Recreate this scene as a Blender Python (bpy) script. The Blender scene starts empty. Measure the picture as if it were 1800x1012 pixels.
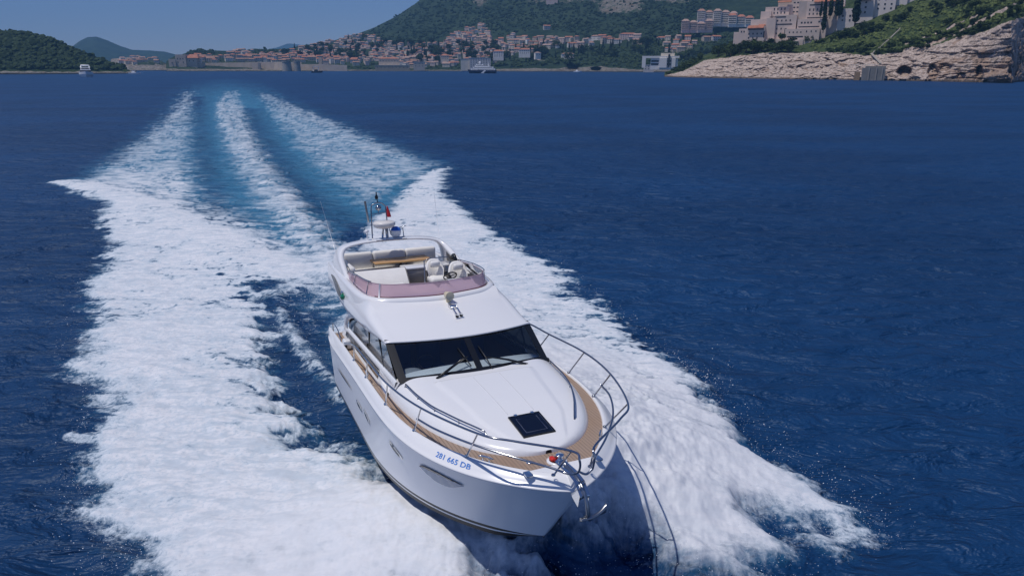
import bpy, math, random
import numpy as np
from mathutils import Vector, Matrix

# ------------------------------------------------------------------ camera, light, exposure
SC = bpy.context.scene
COL = SC.collection
F_PX, HOR, CAM_H = 1249.146, 117.045, 8.967          # focal length in pixels of an 1800 px wide picture, horizon row, height
CX, CY = 900.0, 506.0
PITCH = math.atan((CY - HOR) / F_PX)
cam = bpy.data.cameras.new('camera')
cam.sensor_width = 36.0
cam.lens = F_PX / 1800 * 36
cam.clip_start = 0.1
cam.clip_end = 30000
cam_o = bpy.data.objects.new('camera', cam)
COL.objects.link(cam_o)
cam_o.location = (0, 0, CAM_H)
cam_o.rotation_euler = (math.pi / 2 - PITCH, 0, 0)
SC.camera = cam_o

SUN_EL, SUN_AZ = math.radians(69), math.radians(248)   # azimuth clockwise from +Y
sun_dir = Vector((math.cos(SUN_EL) * math.sin(SUN_AZ), math.cos(SUN_EL) * math.cos(SUN_AZ), math.sin(SUN_EL)))
W = bpy.data.worlds.new('World')
SC.world = W
W.use_nodes = True
wn = W.node_tree.nodes
sky = wn.new('ShaderNodeTexSky')
sky.sky_type = 'NISHITA'
sky.sun_disc = False
sky.sun_elevation = SUN_EL
sky.sun_rotation = SUN_AZ
sky.altitude = 600
sky.air_density = 1.0
sky.dust_density = 0.0
sky.ozone_density = 3.0
wn['Background'].inputs['Strength'].default_value = 0.075
tint = wn.new('ShaderNodeMix')
tint.data_type = 'RGBA'; tint.blend_type = 'MULTIPLY'
tint.inputs[0].default_value = 1.0
tint.inputs[7].default_value = (0.77, 0.81, 1.13, 1)          # a hazier, bluer summer sky
W.node_tree.links.new(sky.outputs[0], tint.inputs[6])
W.node_tree.links.new(tint.outputs[2], wn['Background'].inputs['Color'])

sl = bpy.data.lights.new('sun', 'SUN')
sl.energy = 3.0
sl.angle = math.radians(0.5)
sl.color = (1.0, 0.955, 0.9)
so = bpy.data.objects.new('sun', sl)
COL.objects.link(so)
so.rotation_euler = (-sun_dir).to_track_quat('-Z', 'Y').to_euler()

SC.view_settings.view_transform = 'Standard'
SC.view_settings.look = 'None'
SC.view_settings.exposure = 0.0
SC.view_settings.gamma = 1.0
SC.render.engine = 'CYCLES'
SC.cycles.volume_bounces = 0
SC.cycles.max_bounces = 8
SC.cycles.transparent_max_bounces = 12

random.seed(7)
RNG = np.random.default_rng(11)
PI = math.pi

# ------------------------------------------------------------------ helpers
def ray(px, py):
    a = (px - CX) / F_PX
    b = -(py - CY) / F_PX
    return np.array([a, math.cos(PITCH) + b * math.sin(PITCH), -math.sin(PITCH) + b * math.cos(PITCH)])

def at(px, py, d):
    """the point at horizontal distance d from the viewpoint, seen at photo pixel px, py"""
    r = ray(px, py)
    k = d / math.hypot(r[0], r[1])
    return np.array([r[0] * k, r[1] * k, CAM_H + r[2] * k])

def on_sea(px, py, z=0.0):
    r = ray(px, py)
    k = (z - CAM_H) / r[2]
    return np.array([r[0] * k, r[1] * k, z])

def sea_dist(px, py):
    p = on_sea(px, py)
    return math.hypot(p[0], p[1])

def gnoise(x, y, seed=0):
    x = np.asarray(x, float); y = np.asarray(y, float)
    fx = np.floor(x); fy = np.floor(y)
    xi = fx.astype(np.int64); yi = fy.astype(np.int64)
    xf = x - fx; yf = y - fy
    u = xf * xf * xf * (xf * (xf * 6 - 15) + 10)
    v = yf * yf * yf * (yf * (yf * 6 - 15) + 10)
    def g(ix, iy, dx, dy):
        h = (ix * 374761393 + iy * 668265263 + seed * 974711) & 0xffffffff
        h = ((h ^ (h >> 13)) * 1274126177) & 0xffffffff
        h = h ^ (h >> 16)
        a = (h & 0xffff) * (2 * PI / 65536)
        return np.cos(a) * dx + np.sin(a) * dy
    n00 = g(xi, yi, xf, yf); n10 = g(xi + 1, yi, xf - 1, yf)
    n01 = g(xi, yi + 1, xf, yf - 1); n11 = g(xi + 1, yi + 1, xf - 1, yf - 1)
    a = n00 + (n10 - n00) * u
    b = n01 + (n11 - n01) * u
    return (a + (b - a) * v) * 1.5

def fbm(x, y, octaves=4, seed=0, gain=0.5, lac=2.03):
    s = 0.0; a = 1.0; t = 0.0
    for i in range(octaves):
        s = s + a * gnoise(x * lac ** i + i * 17.3, y * lac ** i - i * 9.1, seed + i)
        t += a; a *= gain
    return s / t

def sstep(a, b, x):
    t = np.clip((x - a) / (b - a), 0, 1)
    return t * t * (3 - 2 * t)

def mesh_from(name, verts, faces, mats=(), fm=None, smooth=False):
    me = bpy.data.meshes.new(name)
    me.from_pydata([tuple(v) for v in verts], [], [tuple(f) for f in faces])
    for m in mats:
        me.materials.append(m)
    if fm is not None:
        me.polygons.foreach_set('material_index', np.asarray(fm, dtype=np.int32))
    if smooth:
        me.polygons.foreach_set('use_smooth', np.ones(len(me.polygons), dtype=bool))
    me.update()
    return me

def link(name, me, parent=None):
    o = bpy.data.objects.new(name, me)
    COL.objects.link(o)
    if parent:
        o.parent = parent
    return o

def tag(o, label=None, cat=None, group=None, kind=None):
    if label: o['label'] = label
    if cat: o['category'] = cat
    if group: o['group'] = group
    if kind: o['kind'] = kind
    return o

def empty(name, mat=None, loc=None):
    o = bpy.data.objects.new(name, None)
    COL.objects.link(o)
    if mat is not None: o.matrix_world = mat
    if loc is not None: o.location = loc
    return o

class MB:
    """collects shapes into one mesh"""
    def __init__(s):
        s.v = []; s.f = []; s.m = []; s.sm = []
    def add(s, vs, fs, mi=0, smooth=False):
        b = len(s.v)
        s.v += [tuple(map(float, p)) for p in vs]
        s.f += [tuple(b + i for i in f) for f in fs]
        s.m += [mi] * len(fs); s.sm += [smooth] * len(fs)
    def grid(s, P, mi=0, smooth=True, flip=False, closed_v=False):
        P = np.asarray(P, float); n, m = P.shape[:2]
        fs = []
        for i in range(n - 1):
            for j in range(m if closed_v else m - 1):
                q = [i * m + j, (i + 1) * m + j, (i + 1) * m + (j + 1) % m, i * m + (j + 1) % m]
                fs.append(q[::-1] if flip else q)
        s.add(P.reshape(-1, 3), fs, mi, smooth)
    def box(s, lo, hi, mi=0, top=None):
        x0, y0, z0 = lo; x1, y1, z1 = hi
        t = top or 0
        vs = [(x0, y0, z0), (x1, y0, z0), (x1, y1, z0), (x0, y1, z0), (x0 + t, y0 + t, z1), (x1 - t, y0 + t, z1), (x1 - t, y1 - t, z1), (x0 + t, y1 - t, z1)]
        s.add(vs, [(0, 3, 2, 1), (4, 5, 6, 7), (0, 1, 5, 4), (1, 2, 6, 5), (2, 3, 7, 6), (3, 0, 4, 7)], mi)
    def rbox(s, lo, hi, r=0.05, mi=0, seg=3):
        """a box with rounded vertical and top edges (superellipse cushion)"""
        lo = np.array(lo, float); hi = np.array(hi, float)
        c = (lo + hi) / 2; h = (hi - lo) / 2
        r = min(r, *(h * 0.98))
        rings = []
        prof = [(0, -h[2])] + [(r * (1 - math.sin(a)), h[2] - r + r * math.sin(a)) if False else (r - r * math.cos(a), h[2] - r + r * math.sin(a)) for a in np.linspace(0, PI / 2, seg + 1)]
        for ins, z in prof:
            ring = []
            rr = max(r - ins * 0.999, 1e-3)
            for cxs, cys, a0 in ((1, 1, 0), (-1, 1, PI / 2), (-1, -1, PI), (1, -1, 3 * PI / 2)):
                for a in np.linspace(a0, a0 + PI / 2, seg + 1):
                    ring.append((c[0] + cxs * (h[0] - ins - rr) + rr * math.cos(a), c[1] + cys * (h[1] - ins - rr) + rr * math.sin(a), c[2] + z))
            rings.append(ring)
        m = len(rings[0])
        s.grid(np.array(rings), mi, True, closed_v=True, flip=True)
        b = len(s.v)
        s.f.append(tuple(range(b - m, b))); s.m.append(mi); s.sm.append(True)
        s.f.append(tuple(range(b - m * len(rings), b - m * len(rings) + m))[::-1]); s.m.append(mi); s.sm.append(False)
    def tube(s, pts, r, n=8, mi=0, caps=True, closed=False):
        P = [np.array(p, float) for p in pts]
        R = r if hasattr(r, '__len__') else [r] * len(P)
        rings = []; prev = None
        for i, p in enumerate(P):
            if closed:
                d = P[(i + 1) % len(P)] - P[i - 1]
            else:
                d = P[min(i + 1, len(P) - 1)] - P[max(i - 1, 0)]
            d = d / (np.linalg.norm(d) + 1e-12)
            if prev is None:
                a = np.cross(d, (0, 0, 1.0))
                if np.linalg.norm(a) < 0.1: a = np.cross(d, (1.0, 0, 0))
            else:
                a = prev - d * prev.dot(d)
            a = a / (np.linalg.norm(a) + 1e-12); prev = a
            b = np.cross(d, a)
            rings.append([p + R[i] * (math.cos(t) * a + math.sin(t) * b) for t in np.linspace(0, 2 * PI, n, endpoint=False)])
        if closed: rings.append(rings[0])
        s.grid(np.array(rings), mi, True, closed_v=True)
        if caps and not closed:
            b = len(s.v); k = len(rings)
            s.f.append(tuple(range(b - n, b))); s.m.append(mi); s.sm.append(False)
            s.f.append(tuple(range(b - n * k, b - n * k + n))[::-1]); s.m.append(mi); s.sm.append(False)
    def lathe(s, prof, c=(0, 0, 0), n=20, mi=0, axis='z', smooth=True):
        rings = []
        for r, h in prof:
            ring = []
            for t in np.linspace(0, 2 * PI, n, endpoint=False):
                a, b = r * math.cos(t), r * math.sin(t)
                p = {'z': (a, b, h), 'x': (h, a, b), 'y': (b, h, a)}[axis]
                ring.append((p[0] + c[0], p[1] + c[1], p[2] + c[2]))
            rings.append(ring)
        s.grid(np.array(rings), mi, smooth, closed_v=True, flip=True)
    def poly(s, pts, mi=0):
        s.add(pts, [tuple(range(len(pts)))], mi)
    def mesh(s, name, mats):
        me = mesh_from(name, s.v, s.f, mats if isinstance(mats, (list, tuple)) else [mats], s.m)
        me.polygons.foreach_set('use_smooth', np.array(s.sm, dtype=bool))
        me.update()
        return me
    def build(s, name, mats, parent=None):
        return link(name, s.mesh(name, mats), parent)

def spline(pts, n=40):
    """Catmull-Rom through the points"""
    P = np.array(pts, float)
    P = np.vstack([2 * P[0] - P[1], P, 2 * P[-1] - P[-2]])
    out = []
    k = len(P) - 3
    for t in np.linspace(0, k, n):
        i = min(int(t), k - 1); u = t - i
        a, b, c, d = P[i:i + 4]
        out.append(0.5 * (2 * b + (c - a) * u + (2 * a - 5 * b + 4 * c - d) * u * u + (3 * b - a - 3 * c + d) * u ** 3))
    return np.array(out)

class NT:
    def __init__(s, name):
        s.m = bpy.data.materials.new(name); s.m.use_nodes = True
        s.t = s.m.node_tree; s.n = s.t.nodes; s.b = s.n['Principled BSDF']; s.out = s.n['Material Output']
    def new(s, typ, **kw):
        n = s.n.new(typ)
        for k, v in kw.items():
            if k in n.inputs: n.inputs[k].default_value = v
            else: setattr(n, k, v)
        return n
    def set(s, **kw):
        for k, v in kw.items():
            s.b.inputs[k.replace('_', ' ')].default_value = v
    def link(s, a, b): s.t.links.new(a, b)
    def noise(s, scale, detail=4, rough=0.55, vec=None, dist=0.0):
        n = s.new('ShaderNodeTexNoise'); n.inputs['Scale'].default_value = scale
        n.inputs['Detail'].default_value = detail; n.inputs['Roughness'].default_value = rough
        n.inputs['Distortion'].default_value = dist
        if vec is not None: s.link(vec, n.inputs['Vector'])
        return n.outputs['Fac']
    def coord(s, which='Object', scale=None):
        c = s.new('ShaderNodeTexCoord').outputs[which]
        if scale is None: return c
        m = s.new('ShaderNodeMapping'); m.inputs['Scale'].default_value = scale
        s.link(c, m.inputs['Vector'])
        return m.outputs['Vector']
    def math(s, op, a, b=None, c=None, clamp=False):
        n = s.new('ShaderNodeMath'); n.operation = op; n.use_clamp = clamp
        for i, v in enumerate((a, b, c)):
            if v is None: continue
            if isinstance(v, (int, float)): n.inputs[i].default_value = v
            else: s.link(v, n.inputs[i])
        return n.outputs[0]
    def mrange(s, v, a, b, c=0.0, d=1.0, smooth=True):
        n = s.new('ShaderNodeMapRange')
        if smooth: n.interpolation_type = 'SMOOTHSTEP'
        s.link(v, n.inputs['Value'])
        for k, x in zip(('From Min', 'From Max', 'To Min', 'To Max'), (a, b, c, d)): n.inputs[k].default_value = x
        return n.outputs['Result']
    def mix(s, f, a, b, blend='MIX'):
        n = s.new('ShaderNodeMix'); n.data_type = 'RGBA'; n.blend_type = blend
        for k, v in ((0, f), (6, a), (7, b)):
            if isinstance(v, (int, float)): n.inputs[k].default_value = v
            elif isinstance(v, tuple): n.inputs[k].default_value = (*v, 1) if len(v) == 3 else v
            else: s.link(v, n.inputs[k])
        return n.outputs[2]
    def ramp(s, f, stops):
        n = s.new('ShaderNodeValToRGB'); e = n.color_ramp.elements
        e[0].position, e[0].color = stops[0][0], (*stops[0][1], 1)
        e[1].position, e[1].color = stops[-1][0], (*stops[-1][1], 1)
        for p, c in stops[1:-1]:
            q = e.new(p); q.color = (*c, 1)
        s.link(f, n.inputs[0])
        return n.outputs[0]
    def bump(s, h, strength=0.3, dist=0.05, normal=None):
        n = s.new('ShaderNodeBump'); n.inputs['Strength'].default_value = strength; n.inputs['Distance'].default_value = dist
        s.link(h, n.inputs['Height'])
        if normal is not None: s.link(normal, n.inputs['Normal'])
        return n.outputs[0]

def mat(name, col, rough=0.5, metal=0.0, var=0.0, scale=6.0, bump=0.0, bscale=None, coat=0.0, spec=0.5):
    t = NT(name)
    t.set(Base_Color=(*col, 1), Roughness=rough, Metallic=metal, Coat_Weight=coat)
    t.b.inputs['Specular IOR Level'].default_value = spec
    if var or bump:
        f = t.noise(scale, 5, 0.6, t.coord())
        if var:
            lo = tuple(c * (1 - var) for c in col); hi = tuple(min(c * (1 + var), 1) for c in col)
            t.link(t.ramp(f, [(0.3, lo), (0.7, hi)]), t.b.inputs['Base Color'])
        if bump:
            f2 = t.noise(bscale or scale * 4, 4, 0.6, t.coord())
            t.link(t.bump(f2, 0.5, bump), t.b.inputs['Normal'])
    return t.m

# pose of the motor yacht: origin at the foot of the transom, axes forward, port, up
YACHT_R = np.array([[0.4037168, 0.9147782, -0.0139101], [-0.9123001, 0.4036720, 0.0689738], [0.0687108, -0.0151557, 0.9975215]])
YACHT_O = np.array([-4.11231, 20.97503, 0.10])
def boat2world(p): return YACHT_O + np.asarray(p, float) @ YACHT_R.T
# ------------------------------------------------------------------ sea and wake
def water_material():
    t = NT('sea_water')
    foam = t.new('ShaderNodeAttribute', attribute_name='foam').outputs['Fac']
    aer = t.new('ShaderNodeAttribute', attribute_name='aeration').outputs['Fac']
    pos = t.new('ShaderNodeNewGeometry').outputs['Position']
    def mp(sx, sy, rz=0.0):
        m = t.new('ShaderNodeMapping'); m.inputs['Scale'].default_value = (sx, sy, 1); m.inputs['Rotation'].default_value = (0, 0, rz)
        t.link(pos, m.inputs['Vector']); return m.outputs['Vector']
    # water
    big = t.noise(0.05, 3, 0.5, mp(0.5, 1.0))
    deep = t.mix(t.mrange(big, 0.35, 0.65), (0.0021, 0.0290, 0.094), (0.0031, 0.0405, 0.129))
    body = t.mix(aer, deep, (0.045, 0.205, 0.345))
    t.link(body, t.b.inputs['Base Color'])
    t.set(Roughness=0.52, IOR=1.33, Specular_Tint=(0.62, 0.80, 1.0, 1))
    t.b.inputs['Specular IOR Level'].default_value = 0.78
    w1 = t.noise(1.0, 4, 0.55, mp(0.55, 1.25, 0.15), 0.5)
    w2 = t.noise(1.0, 3, 0.55, mp(2.6, 5.0, -0.2), 0.3)
    w3 = t.noise(1.0, 2, 0.5, mp(0.12, 0.26, 0.1))
    hh = t.math('ADD', t.math('MULTIPLY', w1, 0.80), t.math('ADD', t.math('MULTIPLY', w2, 0.10), t.math('MULTIPLY', w3, 1.5)))
    wb = t.bump(hh, 1.0, 0.95)
    ln = t.new('ShaderNodeVectorMath'); ln.operation = 'LENGTH'; t.link(pos, ln.inputs[0])
    t.link(t.mrange(ln.outputs['Value'], 50.0, 500.0, 1.0, 0.72, False), wb.node.inputs['Strength'])     # ripples too small to resolve far off
    t.link(wb, t.b.inputs['Normal'])
    # foam lies over it where the water is broken
    f1 = t.noise(1.0, 7, 0.68, mp(1.6, 1.6), 0.7)
    f2 = t.noise(1.0, 5, 0.7, mp(9.0, 9.0), 0.4)
    f0 = t.noise(1.0, 5, 0.62, mp(0.42, 0.75, 0.3), 0.8)
    nz = t.math('ADD', t.math('MULTIPLY', f1, 0.38), t.math('ADD', t.math('MULTIPLY', f2, 0.34), t.math('MULTIPLY', f0, 0.28)))
    stk = t.math('ADD', t.math('MULTIPLY', t.noise(1.0, 6, 0.62, mp(0.75, 2.3, 0.06), 0.9), 0.7), t.math('MULTIPLY', t.noise(1.0, 4, 0.6, mp(0.28, 0.8, -0.05), 0.7), 0.3))
    lace = t.new('ShaderNodeAttribute', attribute_name='lace').outputs['Fac']
    lm = t.new('ShaderNodeMix'); lm.data_type = 'FLOAT'; t.link(lace, lm.inputs[0]); t.link(nz, lm.inputs[2]); t.link(stk, lm.inputs[3]); nz = lm.outputs[0]
    # density above the noise level: white
    dens = t.math('SUBTRACT', foam, t.math('MULTIPLY', t.math('SUBTRACT', 0.50, nz), t.math('SUBTRACT', 2.6, t.math('MULTIPLY', lace, 0.9))))
    dens = t.math('SUBTRACT', dens, 0.38)
    wid = t.math('ADD', 0.42, t.math('MULTIPLY', lace, 0.63))
    fac = t.mrange(t.math('DIVIDE', t.math('ADD', dens, t.math('MULTIPLY', lace, 0.22)), wid), 0.0, 1.0)
    fac = t.math('MULTIPLY', fac, t.mrange(foam, 0.02, 0.18))
    soft_ = t.math('MULTIPLY', t.new('ShaderNodeAttribute', attribute_name='mist').outputs['Fac'], 0.75)
    fb = t.new('ShaderNodeBsdfPrincipled')
    st = t.noise(1.0, 6, 0.66, mp(1.1, 3.4, 0.12), 0.9)
    st2 = t.noise(1.0, 5, 0.7, mp(0.55, 2.2, -0.1), 1.2)
    fcol = t.mix(t.mrange(st, 0.36, 0.58), (0.50, 0.56, 0.63), (0.715, 0.725, 0.76))
    fcol = t.mix(t.mrange(st2, 0.56, 0.70, 0, 0.55), fcol, (0.48, 0.55, 0.62))
    fcol = t.mix(t.mrange(f2, 0.30, 0.55), (0.52, 0.575, 0.635), fcol)
    fcol = t.mix(t.mrange(dens, 0.15, 0.75), (0.47, 0.555, 0.635), fcol)
    fcol = t.mix(soft_, fcol, (0.68, 0.69, 0.725))
    t.link(fcol, fb.inputs['Base Color'])
    fb.inputs['Roughness'].default_value = 0.9
    fb.inputs['Specular IOR Level'].default_value = 0.1
    g1 = t.noise(1.0, 6, 0.65, mp(3.0, 3.0), 0.5)
    fh = t.math('ADD', t.math('MULTIPLY', g1, 0.5), t.math('MULTIPLY', f2, 0.25))
    soft = t.new('ShaderNodeAttribute', attribute_name='mist').outputs['Fac']
    bn = t.bump(fh, 0.35, 0.10)
    t.link(t.math('MULTIPLY', t.math('SUBTRACT', 1.0, soft), 0.26), bn.node.inputs['Strength'])
    t.link(bn, fb.inputs['Normal'])
    ms = t.new('ShaderNodeMixShader')
    t.link(fac, ms.inputs[0]); t.link(t.b.outputs[0], ms.inputs[1]); t.link(fb.outputs[0], ms.inputs[2])
    t.link(ms.outputs[0], t.out.inputs['Surface'])
    return t.m
M_WATER = water_material()

# outlines of the broken water, traced on the water's surface
def outline(px, z=0.0): return np.array([on_sea(a, b, z)[:2] for a, b in px])
def sdf(P, poly):
    """signed distance to a closed polygon, positive inside"""
    x, y = P[:, 0], P[:, 1]
    d = np.full(len(x), 1e9); ins = np.zeros(len(x), bool)
    n = len(poly)
    for i in range(n):
        a = poly[i]; b = poly[(i + 1) % n]
        e = b - a
        t = np.clip(((x - a[0]) * e[0] + (y - a[1]) * e[1]) / (e @ e + 1e-9), 0, 1)
        d = np.minimum(d, (x - a[0] - t * e[0]) ** 2 + (y - a[1] - t * e[1]) ** 2)
        c = (a[1] > y) != (b[1] > y)
        with np.errstate(divide='ignore', invalid='ignore'):
            xi = (b[0] - a[0]) * (y - a[1]) / (b[1] - a[1] + 1e-12) + a[0]
        ins ^= c & (x < xi)
    d = np.sqrt(d)
    return np.where(ins, d, -d)
def path_dist(P, line):
    x, y = P[:, 0], P[:, 1]
    d = np.full(len(x), 1e9); s = np.zeros(len(x)); n = len(line) - 1
    for i in range(n):
        a = line[i]; b = line[i + 1]; e = b - a
        t = np.clip(((x - a[0]) * e[0] + (y - a[1]) * e[1]) / (e @ e + 1e-9), 0, 1)
        q = (x - a[0] - t * e[0]) ** 2 + (y - a[1] - t * e[1]) ** 2
        m = q < d; d = np.where(m, q, d); s = np.where(m, (i + t) / n, s)
    return np.sqrt(d), s

LEFT = outline([(108, 320), (128, 342), (180, 354), (162, 385), (192, 430), (152, 485), (133, 525), (160, 560), (101, 645), (152, 662), (164, 700),
                (122, 832), (152, 855), (174, 905), (166, 960), (215, 985), (262, 1040), (420, 1130), (880, 1080), (905, 1030), (950, 1010), (985, 985), (990, 930),
                (900, 900), (840, 880), (760, 850), (712, 838), (668, 806), (624, 772), (580, 732), (536, 692), (508, 638), (500, 585), (478, 525), (490, 482),
                (455, 458), (400, 425), (330, 385), (250, 350), (180, 325)], 0.12)
RIGHT = outline([(905, 990), (1000, 1008), (1058, 1006), (1113, 990), (1151, 994), (1223, 1012), (1296, 1004), (1368, 990), (1392, 964), (1362, 925), (1454, 948),
                 (1440, 912), (1480, 932), (1508, 925), (1506, 903), (1463, 867), (1411, 832), (1368, 798), (1322, 780), (1290, 740), (1245, 682), (1200, 640),
                 (1175, 615), (1130, 592), (1110, 572), (1095, 545), (1060, 520), (1012, 512), (1022, 488), (995, 465), (945, 442), (900, 415), (860, 395),
                 (845, 380), (795, 345), (783, 330), (792, 288), (740, 300), (700, 330), (680, 370), (640, 385), (625, 420), (680, 560), (800, 780), (900, 900)], 0.12)
UPLEFT = outline([(322, 158), (290, 200), (235, 245), (190, 275), (160, 302), (118, 322), (250, 356), (330, 390), (378, 380), (362, 330), (352, 290), (345, 240), (341, 190), (345, 163)])
PROP = outline([(392, 160), (372, 185), (384, 260), (418, 330), (462, 410), (490, 470), (545, 560), (600, 640), (690, 640), (660, 440), (606, 405), (565, 365), (522, 325), (482, 280), (450, 228), (428, 180), (418, 158)])
UPRIGHT = outline([(448, 160), (478, 210), (518, 265), (556, 310), (600, 347), (640, 385), (700, 335), (792, 290), (760, 282), (700, 256), (640, 233), (590, 210), (530, 188), (480, 165)])
AERATE = outline([(322, 150), (345, 141), (400, 138), (450, 141), (475, 150), (530, 185), (620, 222), (740, 270), (790, 290), (760, 340), (680, 420), (700, 640), (600, 640), (520, 500), (470, 470), (400, 430), (250, 352), (110, 320), (200, 268), (280, 205)])
CREST = outline([(118, 322), (190, 338), (260, 362), (330, 395), (400, 432), (450, 458), (505, 482)])
CHANNEL_A = outline([(350, 170), (352, 240), (362, 300), (380, 360), (430, 440), (478, 500)])
CHANNEL_B = outline([(440, 190), (460, 240), (500, 300), (560, 360), (610, 400), (650, 440)])
CHINE = outline([(482, 515), (500, 560), (520, 600), (552, 640), (590, 680), (622, 712)])
SPRINKLE = outline([(480, 488), (540, 500), (585, 560), (560, 600), (520, 590), (492, 550)])

def sea_height(x, y, cell):
    """open-water chop; waves shorter than about three cells are left to the surface's own bump"""
    k = lambda wl: np.clip((wl / (3.0 * cell) - 0.6), 0, 1)
    wob = 1.5 * gnoise(x / 9, y / 9, 5)
    h = 0.14 * k(7.0) * fbm(x / 9.0 + 0.2 * wob, y / 4.2, 2, 21)
    r = 1 - np.abs(gnoise(x / 4.6 + 0.25 * wob, (y + 0.18 * x) / 1.9, 31)) * 1.4
    h = h + 0.115 * k(2.6) * r
    r2 = 1 - np.abs(gnoise(x / 1.9, (y - 0.22 * x) / 0.95, 41)) * 1.4
    h = h + 0.060 * k(1.2) * r2
    h = h + 0.018 * k(0.6) * gnoise(x / 0.7, y / 0.42, 51)
    return h - 0.16

def build_sea():
    rows = [-500.0, -200.0, -80.0, -35.0, -15.0, -6.0, -1.0, 2.0, 3.4, 4.3]
    y = 4.7
    while y < 6500:
        rows.append(y)
        y += 0.030 + y * y / 7200
    rows.append(6500.0)
    rows = np.array(rows)
    u = np.linspace(-1, 1, 1130)
    tail = np.array([1.04, 1.1, 1.2, 1.35, 1.6, 2.0, 3.0, 5.0, 9.0, 16.0])
    w = np.where(rows > 0, 4.6 + 0.73 * rows, 4.6)
    X = u[None, :] * w[:, None]
    tl = w[:, None] * tail[None] + (tail[None] - 1) * 60
    cap = 6400.0
    tl = np.minimum(tl, np.maximum(cap, w[:, None] * 1.02) + np.arange(10) * 4)
    X = np.concatenate([-tl[:, ::-1], X, tl], 1)
    Yg = np.repeat(rows[:, None], X.shape[1], 1)
    n, m = X.shape
    x = X.ravel(); y = Yg.ravel()
    cellx = np.repeat((w * 2 / 1130)[:, None], m, 1).ravel()
    dy = np.gradient(rows); celly = np.repeat(dy[:, None], m, 1).ravel()
    cell = np.maximum(cellx, celly * 0.55)
    z = sea_height(x, y, cell)
    z[np.hypot(x, y) > 400] = 0.0
    foam = np.zeros(len(x)); aer = np.zeros(len(x)); mst = np.zeros(len(x)); lac = np.zeros(len(x))
    idx = np.where((y > 4) & (y < 760) & (np.abs(x) < 0.75 * y + 6))[0]
    P = np.stack([x[idx], y[idx]], 1)
    px, py = P[:, 0], P[:, 1]
    n1 = fbm(px / 2.6, py / 2.6, 5, 61, 0.58)
    n2 = fbm(px / 0.8, py / 0.8, 4, 71, 0.6)
    nst = fbm(px / 1.7 + 0.6 * n1, py / 0.75 + 0.35 * px, 4, 81, 0.55)      # torn streaks
    far = sstep(25, 120, py)
    f = np.zeros(len(idx))
    sL = sdf(P, LEFT); sR = sdf(P, RIGHT); sUL = sdf(P, UPLEFT); sPr = sdf(P, PROP); sUR = sdf(P, UPRIGHT); sA = sdf(P, AERATE)
    fing = fbm(px / 3.2 + 0.5 * n1, py / 0.95 + 0.22 * px, 4, 131, 0.6)
    edge = 0.9 * n1 + 0.35 * n2 + 0.9 * fing
    near_l = sstep(-1.05, 1.35, sL + edge)
    near_r = sstep(-0.95, 1.25, sR + edge * (0.8 + 0.35 * far))
    # the inner side of the left wash is thin and streaked
    dch, _ = path_dist(P, outline([(500, 480), (485, 530), (500, 590), (510, 645), (540, 700), (580, 745)]))
    thin = 1 - 0.55 * sstep(2.6, 0.2, dch) * sstep(0.25, -0.35, nst)
    f = np.maximum(f, near_l * 1.02 * thin)
    f = np.maximum(f, near_r * 1.02)
    e2 = 1.6 * n1 + 0.8 * nst
    dist = np.clip(py / 60, 1, 9)
    fade = 1 - 0.24 * sstep(90, 330, py)
    f = np.maximum(f, sstep(-1.8, 2.6, sUL + e2 * dist * 0.7) * (0.72 + 0.34 * nst + 0.22 * sstep(75, 52, py)) * fade)
    f = np.maximum(f, sstep(-1.2, 2.0, sPr + e2 * dist * 0.45) * (0.74 + 0.36 * nst) * (1 - 0.28 * sstep(90, 330, py)))
    f = np.maximum(f, sstep(-1.8, 2.6, sUR + e2 * dist * 0.6) * (0.68 + 0.36 * nst) * fade)
    dc, sc = path_dist(P, CREST)
    crest = np.exp(-(dc / 1.5) ** 2)
    f = np.maximum(f, sstep(0.25, 0.7, crest + 0.35 * n1) * 1.1)
    dq, _ = path_dist(P, CHINE)
    f = np.maximum(f, sstep(0.75, 0.0, dq + 0.35 * n2 + 0.25 * n1) * (0.62 + 0.45 * n2))
    ss = sdf(P, SPRINKLE)
    f = np.maximum(f, sstep(-0.5, 0.8, ss + 0.8 * n1) * (0.42 + 0.5 * n2))
    # foam trailing off behind the crest
    side = (px - np.interp(py, CREST[:, 1][np.argsort(CREST[:, 1])], CREST[:, 0][np.argsort(CREST[:, 1])]))
    f = np.maximum(f, np.exp(-np.clip(dc - 0.9, 0, None) / 4.5) * (0.95 + 0.5 * nst) * sstep(-1.0, 1.0, side))
    f_whole = f.copy()
    # turbulent dark gaps inside the solid wash
    f = f - 0.42 * sstep(0.30, 0.75, fbm(px / 1.5 + 0.4 * n1, py / 0.9, 4, 91, 0.6) + 0.1) * (1 - 0.75 * sstep(18, 9, py))
    rid = 1 - np.abs(fbm(px / 2.2 + 0.3 * n1, py / 0.8 + 0.15 * px, 4, 151, 0.55)) * 2.2
    f = f - 0.42 * sstep(0.72, 1.0, rid) * sstep(0.35, -0.25, fbm(px / 5, py / 5, 2, 161)) * sstep(11, 20, py)
    f = np.clip(f, 0, 1.25)
    a = sstep(-1.2 * dist, 3.5 * dist, sA + 3 * n1 * dist * 0.8) * (0.80 + 0.4 * nst)
    ca, _ = path_dist(P, CHANNEL_A); cb, _ = path_dist(P, CHANNEL_B)
    a = a - 0.42 * np.exp(-(ca / (1.3 * np.sqrt(dist))) ** 2) - 0.5 * np.exp(-(cb / (1.5 * np.sqrt(dist))) ** 2)
    a = np.maximum(a, 0.30 * sstep(0.25, 0.7, f))
    a = a * (1 - 0.80 * sstep(140, 480, py))
    foam[idx] = f
    aer[idx] = np.clip(a, 0, 1)
    # relief of the wake: bow spray thrown aside, the crest of the stern wave, churned lumps
    solid = sstep(0.30, 1.0, f_whole)
    zz = z[idx]
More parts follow.
